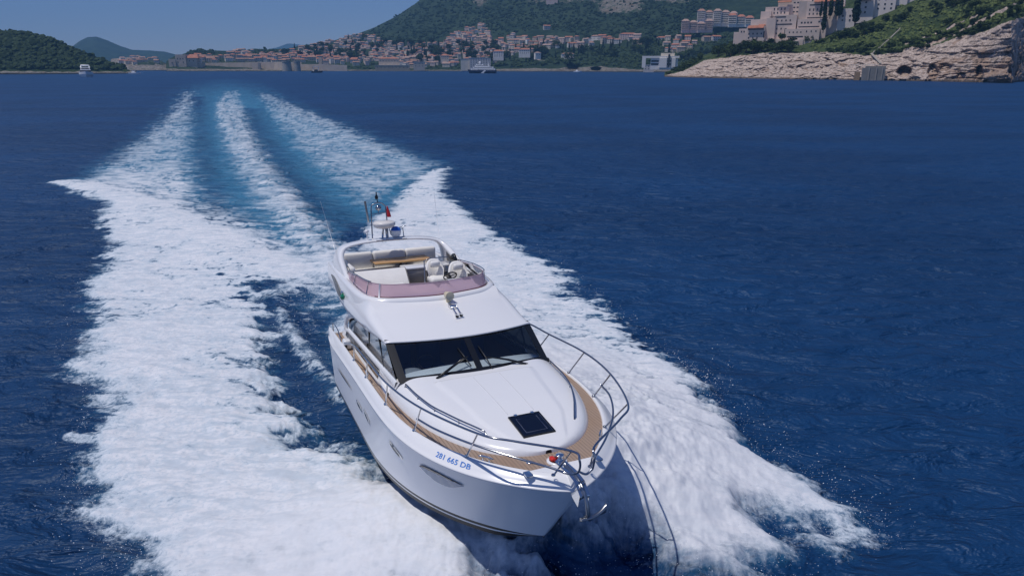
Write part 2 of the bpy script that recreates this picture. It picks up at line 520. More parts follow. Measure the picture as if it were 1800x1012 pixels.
    lump = 0.10 * (1 - np.abs(fbm(px / 2.6, py / 2.2, 3, 101, 0.5)) * 1.6) + 0.05 * n2 + 0.015 * gnoise(px / 0.28, py / 0.28, 111)
    zz = zz * (1 - 0.6 * solid) + solid * lump * (0.9 - 0.75 * sstep(22, 60, py))
    zz = zz + 0.22 * np.exp(-(dc / 2.4) ** 2) + 0.07 * sstep(0.6, 0.0, dq)
    # spray thrown up against the bow on both sides, falling away outward
    q = (np.stack([px, py, zz * 0], 1) - YACHT_O) @ YACHT_R
    half = 1.97 * (1 - np.clip((q[:, 0] - 6.5) / 5.07, 0, 1) ** 2.6) ** 0.85
    out = np.abs(q[:, 1]) - half
    up = np.interp(q[:, 0], [4.5, 6.5, 8.2, 9.2, 10.6, 11.4, 12.4, 13.5], [0.0, 0.12, 0.55, 0.66, 0.58, 0.40, 0.15, 0.0])
    upr = np.interp(q[:, 0], [0.0, 4.0, 7.0, 9.4, 10.6, 11.6, 12.8, 14.0], [0.25, 0.95, 1.50, 1.60, 1.45, 1.05, 0.60, 0.0])
    sd = sstep(-0.9, 0.9, q[:, 1])
    up = up * (1 - sd) + upr * sd
    bow_up = sstep(0.05, 0.9, f) * up * (sd * np.exp(-(np.clip(out, 0, None) / 4.2) ** 2) + (1 - sd) * np.exp(-np.clip(out, 0, None) / 2.6)) * (1 + 0.24 * fbm(px / 1.3, py / 1.3, 5, 141, 0.58))
    zz = zz + bow_up
    mist = np.clip(bow_up * 2.2 + 0.9 * np.exp(-((px + 1.2) ** 2 / 14 + (py - 10.5) ** 2 / 9)), 0, 0.92)
    # the trough the hull leaves beside itself
    lt = np.array([boat2world((a_, -b_, 0))[:2] for a_, b_ in ((6.8, 2.5), (4.5, 2.9), (1.5, 3.4), (-2, 4.0), (-5, 4.2))])
    dt, _ = path_dist(P, lt)
    zz = zz - 0.28 * np.exp(-(dt / 1.0) ** 2) * (1 - solid)
    z[idx] = zz
    mst[idx] = mist
    lac[idx] = np.clip(0.45 * mist + sstep(22, 75, py) * (1 - 0.85 * np.maximum(near_l, near_r) * (py < 70)), 0, 1)
    V = np.stack([x, y, z], 1)
    ii, jj = np.meshgrid(np.arange(n - 1), np.arange(m - 1), indexing='ij')
    q = (ii * m + jj).ravel()
    Fq = np.stack([q, q + 1, q + m + 1, q + m], 1)
    ff = foam[Fq].mean(1)
    wake = ff > 0.12
    def make(name, sel):
        F_ = Fq[sel]
        used = np.unique(F_)
        rm = np.full(len(V), -1, np.int64); rm[used] = np.arange(len(used))
        F2 = rm[F_]
        me = bpy.data.meshes.new(name)
        me.vertices.add(len(used)); me.vertices.foreach_set('co', V[used].astype(np.float32).ravel())
        me.loops.add(F2.size); me.loops.foreach_set('vertex_index', F2.astype(np.int32).ravel())
        me.polygons.add(len(F2)); me.polygons.foreach_set('loop_start', np.arange(0, F2.size, 4, dtype=np.int32))
        me.polygons.foreach_set('use_smooth', np.ones(len(F2), dtype=bool))
        me.update(calc_edges=True)
        for an, arr in (('foam', foam), ('aeration', aer), ('mist', mst), ('lace', lac)):
            at_ = me.attributes.new(an, 'FLOAT', 'POINT'); at_.data.foreach_set('value', arr[used].astype(np.float32))
        me.materials.append(M_WATER)
        return link(name, me)
    s_ = make('sea', ~wake); tag(s_, 'deep blue choppy open sea', 'sea', kind='structure')
    w_ = make('wake_foam', wake); tag(w_, 'broad white foaming wake spreading behind and beside the motor yacht', 'wake', kind='stuff')
    return V, foam
SEA_V, SEA_FOAM = build_sea()

# flying drops of spray along the torn edges: one loose mass
def build_drops():
    oc_v = np.array([(1, 0, 0), (-1, 0, 0), (0, 1, 0), (0, -1, 0), (0, 0, 1), (0, 0, -1)], float)
    oc_f = np.array([(0, 2, 4), (2, 1, 4), (1, 3, 4), (3, 0, 4), (2, 0, 5), (1, 2, 5), (3, 1, 5), (0, 3, 5)])
    pts = []; rad = []
    def burst(px, py, n, sx, sy, zmax, r0, r1):
        n = n if n == 1 else int(n * 0.30)
        for _ in range(n):
            z = zmax * random.random() ** 1.8
            p = on_sea(px + random.gauss(0, sx), py + random.gauss(0, sy), 0.15)
            p[2] += z
            pts.append(p); rad.append(0.8 * (r0 + (r1 - r0) * random.random() ** 4))
    burst(1262, 690, 700, 20, 26, 1.0, 0.005, 0.022)
    burst(1300, 745, 260, 30, 24, 0.6, 0.006, 0.020)
    burst(1370, 800, 300, 36, 26, 0.5, 0.005, 0.018)
    burst(1450, 850, 320, 44, 26, 0.4, 0.005, 0.018)
    burst(1520, 905, 380, 44, 24, 0.35, 0.005, 0.016)
    burst(1440, 935, 260, 50, 14, 0.2, 0.005, 0.014)
    burst(1250, 995, 420, 90, 10, 0.25, 0.005, 0.014)
    burst(1060, 1000, 160, 60, 8, 0.3, 0.005, 0.014)
    burst(950, 1000, 200, 50, 16, 0.3, 0.005, 0.015)
    burst(150, 900, 420, 40, 40, 0.25, 0.005, 0.018)
    burst(200, 970, 420, 50, 24, 0.2, 0.005, 0.016)
    burst(260, 985, 320, 40, 24, 0.2, 0.005, 0.016)
    burst(130, 830, 160, 24, 24, 0.2, 0.005, 0.02)
    burst(550, 620, 260, 26, 40, 0.25, 0.008, 0.02)
    burst(540, 520, 420, 28, 26, 0.15, 0.01, 0.03)
    for path, n in ((((1020, 500), (1110, 570), (1200, 636), (1245, 676)), 160), (((790, 330), (850, 388), (950, 440), (1015, 480)), 110), (((170, 350), (150, 480), (130, 530), (105, 645), (160, 700), (125, 830)), 170)):
        for _ in range(n):
            k = random.random() * (len(path) - 1); i = int(k); u = k - i
            a, b = path[i], path[i + 1]
            burst(a[0] + (b[0] - a[0]) * u, a[1] + (b[1] - a[1]) * u, 1, 7, 5, 0.35, 0.008, 0.026)
    # fine mist hugging the ragged rim of the foam
    rim = np.where((SEA_FOAM > 0.18) & (SEA_FOAM < 0.75) & (SEA_V[:, 1] < 30) & (SEA_V[:, 1] > 7))[0]
    for i in RNG.choice(rim, 7000):
        v = SEA_V[i]; j = RNG.normal(0, 0.20, 3)
        pts.append(np.array([v[0] + j[0], v[1] + j[1], v[2] + abs(j[2]) * 1.1 + 0.02])); rad.append(0.0025 + 0.008 * RNG.random() ** 3)
    n = len(pts)
    P = np.array(pts); r = np.array(rad)
    st = np.stack([np.ones(n) * 1.3, np.ones(n), np.ones(n)], 1)
    V = (P[:, None, :] + oc_v[None] * r[:, None, None] * st[:, None, :]).reshape(-1, 3)
    Fc = (oc_f[None] + 6 * np.arange(n)[:, None, None]).reshape(-1, 3)
    me = mesh_from('spray_drops', V, Fc, [mat('spray_water', (0.80, 0.83, 0.88), 0.5)], smooth=True)
    tag(link('spray_drops', me), 'white drops of spray flying off the edges of the wake', 'spray', kind='stuff')
build_drops()
# ------------------------------------------------------------------ the motor yacht
M_GEL = mat('white_gelcoat', (0.80, 0.80, 0.81), 0.22, coat=0.4)
M_HULL = mat('white_topsides', (0.87, 0.87, 0.88), 0.30, coat=0.15, spec=0.4)
M_CUSH = mat('cream_vinyl', (0.79, 0.77, 0.74), 0.55, var=0.04, scale=3, bump=0.01, bscale=40)
M_STEEL = mat('polished_steel', (0.72, 0.73, 0.75), 0.12, metal=1.0)
M_RAIL = mat('rail_steel', (0.42, 0.43, 0.46), 0.18, metal=1.0)
M_DARK = mat('black_rubber', (0.018, 0.018, 0.020), 0.5)
M_FRAME = mat('black_frame', (0.010, 0.011, 0.013), 0.25)
M_ANTIF = mat('black_antifouling', (0.012, 0.013, 0.016), 0.35)
M_GREYFL = mat('grey_sole', (0.16, 0.15, 0.15), 0.7, var=0.1)
M_BEIGE = mat('beige_plastic', (0.62, 0.55, 0.40), 0.45)
M_RED = mat('red_cloth', (0.55, 0.02, 0.035), 0.7)
M_BLUE = mat('blue_cloth', (0.02, 0.13, 0.55), 0.6)
M_GREEN = mat('green_lens', (0.0, 0.16, 0.09), 0.2)
M_REDL = mat('red_lens', (0.6, 0.03, 0.02), 0.3)
M_INT = mat('dark_interior', (0.075, 0.080, 0.095), 0.7)
M_DASH = mat('grey_dash', (0.26, 0.27, 0.29), 0.6)
M_SEATB = mat('navy_seat', (0.035, 0.05, 0.14), 0.6)
M_LETTER = mat('blue_lettering', (0.05, 0.21, 0.62), 0.5)
M_PALE = mat('pale_interior', (0.45, 0.45, 0.44), 0.6)

def teak():
    t = NT('teak_deck_planks')
    c = t.coord('Object')
    sep = t.new('ShaderNodeSeparateXYZ'); t.link(c, sep.inputs[0])
    y = t.math('MULTIPLY', sep.outputs['Y'], 1 / 0.062)
    fr = t.math('FRACT', y)
    seam = t.math('LESS_THAN', t.math('ABSOLUTE', t.math('SUBTRACT', fr, 0.5)), 0.06)
    m = t.new('ShaderNodeMapping'); m.inputs['Scale'].default_value = (0.6, 16, 1); t.link(c, m.inputs['Vector'])
    n = t.noise(2.0, 5, 0.6, m.outputs['Vector'])
    n2 = t.noise(0.9, 3, 0.5, c)
    base = t.ramp(n, [(0.3, (0.285, 0.190, 0.130)), (0.7, (0.385, 0.270, 0.195))])
    base = t.mix(t.mrange(n2, 0.35, 0.65, 0, 0.5), base, (0.35, 0.275, 0.225))
    col = t.mix(seam, base, (0.055, 0.042, 0.035))
    t.link(col, t.b.inputs['Base Color']); t.set(Roughness=0.75)
    return t.m
M_TEAK = teak()
def varnish():
    t = NT('teak_table_top')
    m = t.coord('Object', (14, 1.2, 1))
    n = t.noise(2.0, 5, 0.6, m)
    t.link(t.ramp(n, [(0.3, (0.40, 0.215, 0.075)), (0.7, (0.55, 0.33, 0.13))]), t.b.inputs['Base Color'])
    t.set(Roughness=0.35)
    return t.m
M_TABLE = varnish()

def glass(name, tint, refl=0.12, rough=0.02, body=None, bf=0.0):
    t = NT(name)
    tr = t.new('ShaderNodeBsdfTransparent'); tr.inputs[0].default_value = (*tint, 1)
    gl = t.new('ShaderNodeBsdfGlossy'); gl.inputs['Roughness'].default_value = rough; gl.inputs['Color'].default_value = (0.9, 0.95, 1, 1)
    lw = t.new('ShaderNodeFresnel'); lw.inputs[0].default_value = 1.5
    fac = t.math('ADD', lw.outputs[0], refl - 0.04, clamp=True) if refl > 0 else t.math('MULTIPLY', lw.outputs[0], 0.55)
    a = tr.outputs[0]
    if body:
        df = t.new('ShaderNodeBsdfDiffuse'); df.inputs[0].default_value = (*body, 1)
        tl = t.new('ShaderNodeBsdfTranslucent'); tl.inputs[0].default_value = (*body, 1)
        mm = t.new('ShaderNodeMixShader'); mm.inputs[0].default_value = 0.4
        t.link(df.outputs[0], mm.inputs[1]); t.link(tl.outputs[0], mm.inputs[2])
        mb = t.new('ShaderNodeMixShader'); mb.inputs[0].default_value = bf
        t.link(a, mb.inputs[1]); t.link(mm.outputs[0], mb.inputs[2]); a = mb.outputs[0]
    ms = t.new('ShaderNodeMixShader'); t.link(fac, ms.inputs[0]); t.link(a, ms.inputs[1]); t.link(gl.outputs[0], ms.inputs[2])
    t.link(ms.outputs[0], t.out.inputs['Surface'])
    return t.m
M_WIND = glass('windscreen_glass', (0.74, 0.82, 0.88), 0.07)
M_SIDEG = glass('side_glass', (0.02, 0.024, 0.027), -0.03, 0.06)
M_PINK = glass('rose_tinted_screen', (0.80, 0.58, 0.63), 0.06, 0.05, (0.78, 0.53, 0.58), 0.66)
M_SMOKE = glass('smoked_panel', (0.25, 0.24, 0.24), 0.10, 0.05)
M_HATCH = glass('hatch_glass', (0.30, 0.34, 0.48), 0.06, 0.03)

YM = Matrix(np.vstack([np.hstack([YACHT_R, YACHT_O[:, None]]), [0, 0, 0, 1]]).tolist())
Y_ = empty('motor_yacht', YM)
tag(Y_, 'white flybridge motor yacht with teak side decks charging towards the viewer', 'motor yacht')
def yp(name, mb, mats, parent=None): return mb.build(name, mats, parent or Y_)

def KN(x):                                    # sheer knuckle: half-breadth, height
    u = np.clip((x - 7.323) / 5.438, 0, 1)
    return 2.148 * (1 - u ** 3.674) ** 0.821 - 0.10 * max(0.0, (4.2 - x) / 1.45) ** 2 , 1.609 + 0.843 * (x / 12) - 0.623 * (x / 12) ** 2
def DK(x):                                    # inner edge of the gunwale
    u = np.clip((x - 7.274) / 5.300, 0, 1)
    return 2.004 * (1 - u ** 3.484) ** 0.839, 1.929 + 0.507 * (x / 12) - 0.421 * (x / 12) ** 2
def BT(x):                                    # lower edge of the white topsides
    u = np.clip((x - 6.5) / 5.07, 0, 1)
    return 1.97 * (1 - u ** 2.6) ** 0.85
def hull_at(s, v):
    S = math.sin(s * PI / 2)
    xk = 2.75 + 10.011 * S; yk, zk = KN(xk); xb = 2.75 + 8.82 * S; yb = BT(xb)
    zb = 0.35 + 0.12 * max(0, 1 - S / 0.45)
    g = min(max((S - 0.6) / 0.4, 0), 1)
    return np.array([xb + (xk - xb) * v, yb + (yk - yb) * v ** (1 + 0.6 * g), zb + (zk - zb) * v])
SS = np.linspace(0, 1, 90)
VV = np.linspace(0, 1, 14)
top_side = np.array([[hull_at(s, v) for v in VV] for s in SS])
mb = MB()
for sg in (1, -1):
    mb.grid(top_side * np.array([1, sg, 1]), 0, True, flip=(sg < 0))
tr = top_side[0]
mb.add(list(tr * np.array([1, 1, 1])) + list((tr * np.array([1, -1, 1]))[::-1]), [tuple(range(2 * len(tr)))])
HULL = yp('hull', mb, M_HULL)

# underbody with boot stripes
def keel(S):
    x = 2.75 + 8.75 * S - 0.55 * max(0, S - 0.72) ** 1 * 1.2
    d = 1 - max(0, (S - 0.55) / 0.45) ** 2.2
    return np.array([x, 0.0, 0.32 - 0.95 * d])
rows = []
for s in SS:
    S = math.sin(s * PI / 2)
    t0 = hull_at(s, 0); k = keel(S)
    if S > 0.999: k = t0 * 0 + np.array([t0[0] - 0.02, 0, t0[2] - 0.06])
    ch = t0 + (k - t0) * 0.10; ch[2] = t0[2] - min(0.16, 0.5 * (t0[2] - k[2])); ch[1] = t0[1] * 0.985
    pts = [t0 + (ch - t0) * a for a in (0, 0.32, 0.50, 0.72, 1.0)]
    pts += [ch + (k - ch) * a for a in (0.1, 0.25, 0.4, 0.6, 0.8, 1.0)]
    rows.append(pts)
rows = np.array(rows)
mb = MB()
for sg in (1, -1):
    P = rows * np.array([1, sg, 1])
    for j in range(rows.shape[1] - 1):
        mb.grid(P[:, j:j + 2][:, ::-1], 1 if j == 1 else 0, True, flip=(sg < 0))
yp('hull_bottom', mb, [M_ANTIF, M_GEL])
# spray rails under the bow
mb = MB()
for sg in (1, -1):
    for fr, s0, s1 in ((0.38, 0.45, 0.93), (0.62, 0.40, 0.86)):
        ln = []
        for s in np.linspace(s0, s1, 30):
            S = math.sin(s * PI / 2); t0 = hull_at(s, 0); k = keel(S); ch = t0.copy(); ch[2] -= min(0.16, 0.5 * (t0[2] - k[2]))
            p = ch + (k - ch) * fr; p[1] *= sg; ln.append(p + np.array([0, 0.012 * sg, -0.015]))
        mb.tube(ln, 0.018, 6)
yp('spray_rail', mb, M_GEL)

# gunwale band between knuckle and deck, with the rubbing strake
def ring_band(x):
    yk, zk = KN(x); u = x / 12.761
    yd, zd = DK(min(x, 12.761) * 12.574 / 12.761)
    xd = x * 12.574 / 12.761
    k = np.array([x, yk, zk]); d = np.array([xd, yd, zd])
    return [k + np.array([0, 0, -0.02]), k + np.array([0.012 * u, 0.016, -0.012]), k + np.array([0.012 * u, 0.016, 0.012]), k + np.array([0, -0.004, 0.02]),
            k + (d - k) * 0.35 + np.array([0, 0.012, 0.012]), k + (d - k) * 0.75 + np.array([0, 0.012, 0.014]), d + np.array([0, 0, -0.004]),
            d + np.array([-0.004, -0.02 * min(1, yd * 3), -0.008]), d + np.array([-0.008, -0.035 * min(1, yd * 3), -0.03]), d + np.array([-0.01, -0.04 * min(1, yd * 3), -0.42 if x < 7.4 else -0.08 - 0.34 * max(0, 1 - (x - 7.4) / 0.8)])]
xs = 2.75 + 10.011 * np.sin(np.linspace(0.0, 1, 110) * PI / 2)
band = np.array([ring_band(x) for x in xs])
mb = MB()
for sg in (1, -1):
    mb.grid(band * np.array([1, sg, 1]), 0, True, flip=(sg < 0))
cap_x = 12.30; yd, zd = DK(cap_x)
nose = [(cap_x, -yd, zd + 0.004), (cap_x + 0.12, -0.2, zd + 0.012)] + [(12.56, -0.05, zd - 0.005), (12.56, 0.05, zd - 0.005)] + [(cap_x + 0.12, 0.2, zd + 0.012), (cap_x, yd, zd + 0.004)]
GUN = yp('gunwale', mb, M_GEL)

# teak decks: foredeck and sunken side decks
def deck_z(x):
    yd, zd = DK(x)
    t = sstep(7.15, 7.75, x)
    return zd - 0.045 - 0.12 * (1 - t)
mb = MB(); P = []
for x in np.concatenate([np.linspace(2.85, 7, 12), np.linspace(7.1, 7.8, 8), np.linspace(7.9, 12.40, 34)]):
    yd, zd = DK(x); yy = max(yd - 0.036, 0.02)
    P.append([(x, v * yy, deck_z(x)) for v in np.linspace(-1, 1, 15)])
mb.grid(P, 0, False, flip=True)
yp('teak_deck', mb, M_TEAK)
# white bow platform in front of the teak
mb = MB(); P = []
for x in np.linspace(12.20, 12.56, 10):
    yd, zd = DK(x); yy = max(yd - 0.01, 0.01)
    P.append([(x, v * yy, zd - 0.014) for v in np.linspace(-1, 1, 7)])
mb.grid(P, 0, True, flip=True)
mb.build('bow_plate', [M_GEL], GUN)

# registration on the starboard bow
def registration():
    cu = bpy.data.curves.new('t', 'FONT'); cu.body = '281 665 DB'; cu.size = 1.0; cu.resolution_u = 3; cu.offset = 0.012
    ob = bpy.data.objects.new('t', cu); COL.objects.link(ob)
    bpy.context.view_layer.update()
    me = bpy.data.meshes.new_from_object(ob.evaluated_get(bpy.context.evaluated_depsgraph_get()))
    bpy.data.objects.remove(ob); bpy.data.curves.remove(cu)
    me.name = 'registration_number'
    co = np.zeros(len(me.vertices) * 3); me.vertices.foreach_get('co', co); co = co.reshape(-1, 3)
    w = co[:, 0].max()
    out = []
    for c in co:
        a = c[0] / w
        x = 10.98 + 0.66 * a
        q = ring_band(x)
        lo = q[3] + (q[4] - q[3]) * 0.10; hi = q[5] + (q[6] - q[5]) * 0.2
        v = c[1] / 0.74
        sh = 0.10 * v * 0.0
        p = lo + (hi - lo) * (0.26 + 0.52 * v)
        n = np.array([0, 0.8, 0.6])
        p = p + n * 0.006
        out.append((p[0] + 0.03 * v, -p[1], p[2]))
    me.vertices.foreach_set('co', np.array(out).ravel()); me.update()
    me.materials.clear(); me.materials.append(M_LETTER)
    o = link('registration_number', me, GUN)
registration()

# hull windows follow the topsides
def hull_y(x, z):
    lo, hi = 0.0, 1.0
    for _ in range(40):                       # find s,v giving x,z
        pass
    d = np.hypot(top_fine[..., 0] - x, top_fine[..., 2] - z)
    i = np.unravel_index(d.argmin(), d.shape)
    return top_fine[i][1]
top_fine = np.array([[hull_at(s, v) for v in np.linspace(0, 1, 90)] for s in np.linspace(0.0, 1, 500)])
def hull_window(name, cx_, cz, L, Hh, tilt, label=None, crescent=False, shape=2.6):
    for sg in (-1, 1):
        rim, inner = [], []
        for a in np.linspace(0, 2 * PI, 40, endpoint=False):
            c, s = math.cos(a), math.sin(a)
            u = abs(c) ** (2 / shape) * (1 if c > 0 else -1); v = abs(s) ** (2 / shape) * (1 if s > 0 else -1)
            for lst, k, off in ((rim, 1.0, 0.014), (inner, 0.72, 0.022)):
                uu, vv = u * k, v * k
                px_ = cx_ + L * uu * math.cos(tilt) - Hh * vv * math.sin(tilt)
                pz_ = cz + L * uu * math.sin(tilt) + Hh * vv * math.cos(tilt)
                if crescent:
                    pz_ = cz + L * uu * math.sin(tilt) + Hh * (vv if vv > 0 else vv) * (1 - 0.0) + 0.05 * (1 - uu * uu) - 0.02
                lst.append((px_, sg * (hull_y(px_, pz_) + off), pz_))
        m = MB(); n = len(rim)
        fs = [(i, (i + 1) % n, n + (i + 1) % n, n + i) for i in range(n)]
        fs = fs if sg > 0 else [f[::-1] for f in fs]
        m.add(rim + inner, fs, 0, True)
        fr = m.build(name, [M_STEEL], HULL)
        g = MB(); c0 = np.mean(np.array(inner), 0)
        g.add(inner + [tuple(c0)], [((i, (i + 1) % n, n) if sg > 0 else ((i + 1) % n, i, n)) for i in range(n)], 0, True)
        yield fr, g, sg
for spec in (('porthole', 6.60, 1.245, 0.27, 0.075, -0.06), ('porthole', 7.38, 1.29, 0.23, 0.075, -0.30), ('porthole', 9.28, 1.35, 0.24, 0.080, -0.42)):
    for fr, g, sg in hull_window(*spec):
        g.build('porthole_glass', [M_FRAME], fr)
# long eyebrow window near the bow: dark glass above a flush lower panel, bluer and darker than the topsides
M_BLUISH = mat('bluish_lower_panel', (0.24, 0.32, 0.44), 0.22)
for sg in (-1, 1):
    upx = [(10.22, 1.43), (10.35, 1.49), (10.55, 1.525), (10.80, 1.525), (11.0, 1.49), (11.22, 1.43)]
    mid = [(10.22, 1.425), (10.40, 1.445), (10.60, 1.455), (10.82, 1.455), (11.0, 1.44), (11.22, 1.425)]
    low = [(10.22, 1.42), (10.34, 1.30), (10.52, 1.19), (10.79, 1.21), (11.03, 1.32), (11.22, 1.42)]
    def lift(l, off): return [(x, sg * (hull_y(x, z) + off), z) for x, z in spline([(a, b, 0) for a, b in l], 30)[:, :2]]
    U, Mi, Lo = lift(upx, 0.026), lift(mid, 0.018), lift(low, 0.022)
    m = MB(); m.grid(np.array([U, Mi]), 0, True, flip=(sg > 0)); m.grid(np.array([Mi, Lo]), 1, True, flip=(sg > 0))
    m.build('hull_window', [M_FRAME, M_BLUISH], Y_)
for sg in (-1, 1):
    m = MB(); P = []
    for x in np.linspace(4.1, 5.9, 24):
        zc = 1.32 + 0.03 * (x - 4.1); h = 0.035 * math.sin(PI * (x - 4.1) / 1.8) ** 0.4
        P.append([(x, sg * (2.085 + 0.012), zc - h), (x, sg * (2.10 + 0.012), zc + h)])
    m.grid(P, 0, True, flip=(sg > 0))
    m.build('hull_window', [M_FRAME], Y_)

# coachroof on the foredeck
def CB(x):
    u = np.clip((x - 8.0) / 3.76, 0, 1)
    return 1.80 * (1 - u ** 2.3) ** 0.46
def croof_z(x, y):
    b = max(CB(x), 1e-3)
    zc = np.interp(x, [8.0, 8.6, 9.5, 10.2, 10.8, 11.3, 11.6, 11.76], [2.47, 2.43, 2.37, 2.31, 2.235, 2.16, 2.11, 2.04])
    base = DK(x)[1] - 0.085
    r = min(abs(y) / b, 1)
    z = base + (zc - base) * (1 - r ** 9) ** 0.62 * (1 - 0.07 * r * r)
    w = np.interp(x, [8.9, 10.8, 11.6], [1.04, 0.78, 0.45])
    z += 0.022 * float(sstep(0.0, 0.05, w - abs(y)) * sstep(8.87, 8.93, x)) * float(sstep(11.65, 11.4, x))
    return z
mb = MB(); P = []
xs_ = np.concatenate([np.linspace(8.2, 8.84, 8), np.linspace(8.86, 8.96, 8), 8.96 + (11.759 - 8.96) * np.sin(np.linspace(0.02, 1, 60) * PI / 2)])
for x in xs_:
    b = CB(x); row = []
    r = np.sin(np.linspace(-1, 1, 81) * PI / 2)
    for k in r: row.append((x, k * b, croof_z(x, k * b)))
    P.append(row)
mb.grid(P, 0, True, flip=True)
CR = yp('coachroof', mb, M_GEL)
# fine moulded seams of the foredeck pad
mb = MB()
for yy in (-0.28, 0.28):
    mb.tube([(x, yy * (1 - 0.06 * (x - 9)), croof_z(x, yy) + 0.001) for x in np.linspace(9.0, 10.65, 14)], 0.0045, 5)
mb.build('pad_seam', [mat('seam_grey', (0.62, 0.62, 0.64), 0.5)], CR)

# foredeck hatch
mb = MB(); hz = lambda x: croof_z(x, 0.2) + 0.006
q = [(10.766, -0.30), (10.766, 0.30), (11.426, 0.30), (11.426, -0.30)]
def quad_ring(q, inset, z, m, mi):
    o_ = [(x, y, hz(x) + z) for x, y in q]
    c = np.mean(q, 0)
    i_ = [(c[0] + (x - c[0]) * (1 - inset), c[1] + (y - c[1]) * (1 - inset), hz(c[0] + (x - c[0]) * (1 - inset)) + z) for x, y in q]
    m.add(o_ + i_, [(k, (k + 1) % 4, 4 + (k + 1) % 4, 4 + k) for k in range(4)][::1], mi)
    return i_
for pr in range(4):
    pass
inn = quad_ring(q, 0.09, 0.02, mb, 0)
mb.add([(x, y, hz(x) + 0.02) for x, y in q] + [(x, y, hz(x) - 0.05) for x, y in q], [(k, 4 + k, 4 + (k + 1) % 4, (k + 1) % 4) for k in range(4)], 0)
HT = yp('deck_hatch', mb, M_FRAME)
mb = MB(); mb.poly([(p[0], p[1], p[2] - 0.002) for p in inn][::-1]); mb.build('hatch_glass', [M_HATCH], HT)
mb = MB(); mb.poly([(p[0], p[1], p[2] - 0.018) for p in inn][::-1]); mb.build('hatch_blind', [mat('navy_blind', (0.012, 0.014, 0.035), 0.6)], HT)
mb = MB(); ci = np.mean(np.array(inn), 0); r1 = [ci + (np.array(p) - ci) * 0.72 for p in inn]; mb.tube([p - np.array([0, 0, 0.012]) for p in r1], 0.012, 6, closed=True); mb.build('hatch_stay', [mat('grey_stay', (0.20, 0.22, 0.30), 0.5)], HT)
for yy in (-0.16, 0.16):
    mb = MB(); mb.box((10.745, yy - 0.03, hz(10.77)), (10.80, yy + 0.03, hz(10.77) + 0.035)); mb.build('hinge', [M_STEEL], HT)

# grab rails along the coachroof shoulders
for sg in (-1, 1):
    pl = spline([(8.72, 1.56, 0), (9.3, 1.50, 0), (9.9, 1.38, 0), (10.5, 1.15, 0), (11.06, 0.86, 0)], 40)
    mb = MB()
    pts = [(p[0], sg * p[1], croof_z(p[0], p[1]) + 0.075) for p in pl]
    e0 = (pl[0][0] - 0.06, sg * pl[0][1], croof_z(pl[0][0], pl[0][1]) - 0.01); e1 = (pl[-1][0] + 0.06, sg * (pl[-1][1] - 0.03), croof_z(pl[-1][0], pl[-1][1]) - 0.02)
    mb.tube([e0] + pts + [e1], 0.016, 8)
    for k in (10, 20, 30):
        p = pts[k]; mb.tube([p, (p[0], p[1], p[2] - 0.09)], 0.011, 6)
    yp('grab_rail', mb, M_RAIL)

# windscreen
def WS(u, v, off=0.0):
    b = np.array([8.73 - 0.25 * u * u, 1.63 * u, 2.40 - 0.07 * u * u]); t = np.array([7.84 - 0.36 * u * u, 1.64 * u, 2.925 - 0.01 * u * u])
    return b + (t - b) * v + np.array([0.5, 0, 0.86]) * off
def ws_patch(m, u0, u1, v0, v1, off, mi=0, n=12):
    m.grid([[WS(u, v, off) for v in np.linspace(v0, v1, 4)] for u in np.linspace(u0, u1, n)], mi, True, flip=False)
mb = MB()
for a in ((-1.0, 1.0, -0.015, 0.11), (-1.0, 1.0, 0.915, 1.03)): ws_patch(mb, *a, 0.012, 0, 30)
for a in ((-1.0, -0.905, 0.11, 0.915), (0.905, 1.0, 0.11, 0.915), (-0.042, 0.042, 0.11, 0.915)): ws_patch(mb, *a, 0.012, 0, 5)
WF = yp('windscreen_frame', mb, M_FRAME)
for u0, u1 in ((-0.905, -0.042), (0.042, 0.905)):
    mb = MB(); ws_patch(mb, u0, u1, 0.11, 0.915, 0.004, 0, 16); mb.build('windscreen_pane', [M_WIND], WF)
for base, elbow, b0, b1 in (((-0.57, -0.05), (-0.13, 0.39), (-0.17, 0.66), (-0.10, 0.16)), ((0.61, -0.05), (0.13, 0.32), (0.10, 0.64), (0.155, 0.02))):
    mb = MB()
    A = [WS(*base, 0.03), WS(*base, 0.075), WS((base[0] + elbow[0]) / 2, (base[1] + elbow[1]) / 2, 0.085), WS(*elbow, 0.055)]
    mb.tube(A, [0.035, 0.028, 0.016, 0.014], 8)
    A2 = [p + np.array([0.0, 0.05, 0.0]) for p in A[1:]]
    mb.tube(A2, 0.012, 6)
    wp = yp('wiper', mb, M_FRAME)
    m2 = MB(); m2.tube([WS(*b0, 0.03), WS((b0[0] + b1[0]) / 2, (b0[1] + b1[1]) / 2, 0.038), WS(*b1, 0.03)], 0.014, 6); m2.build('wiper_blade', [M_DARK], wp)

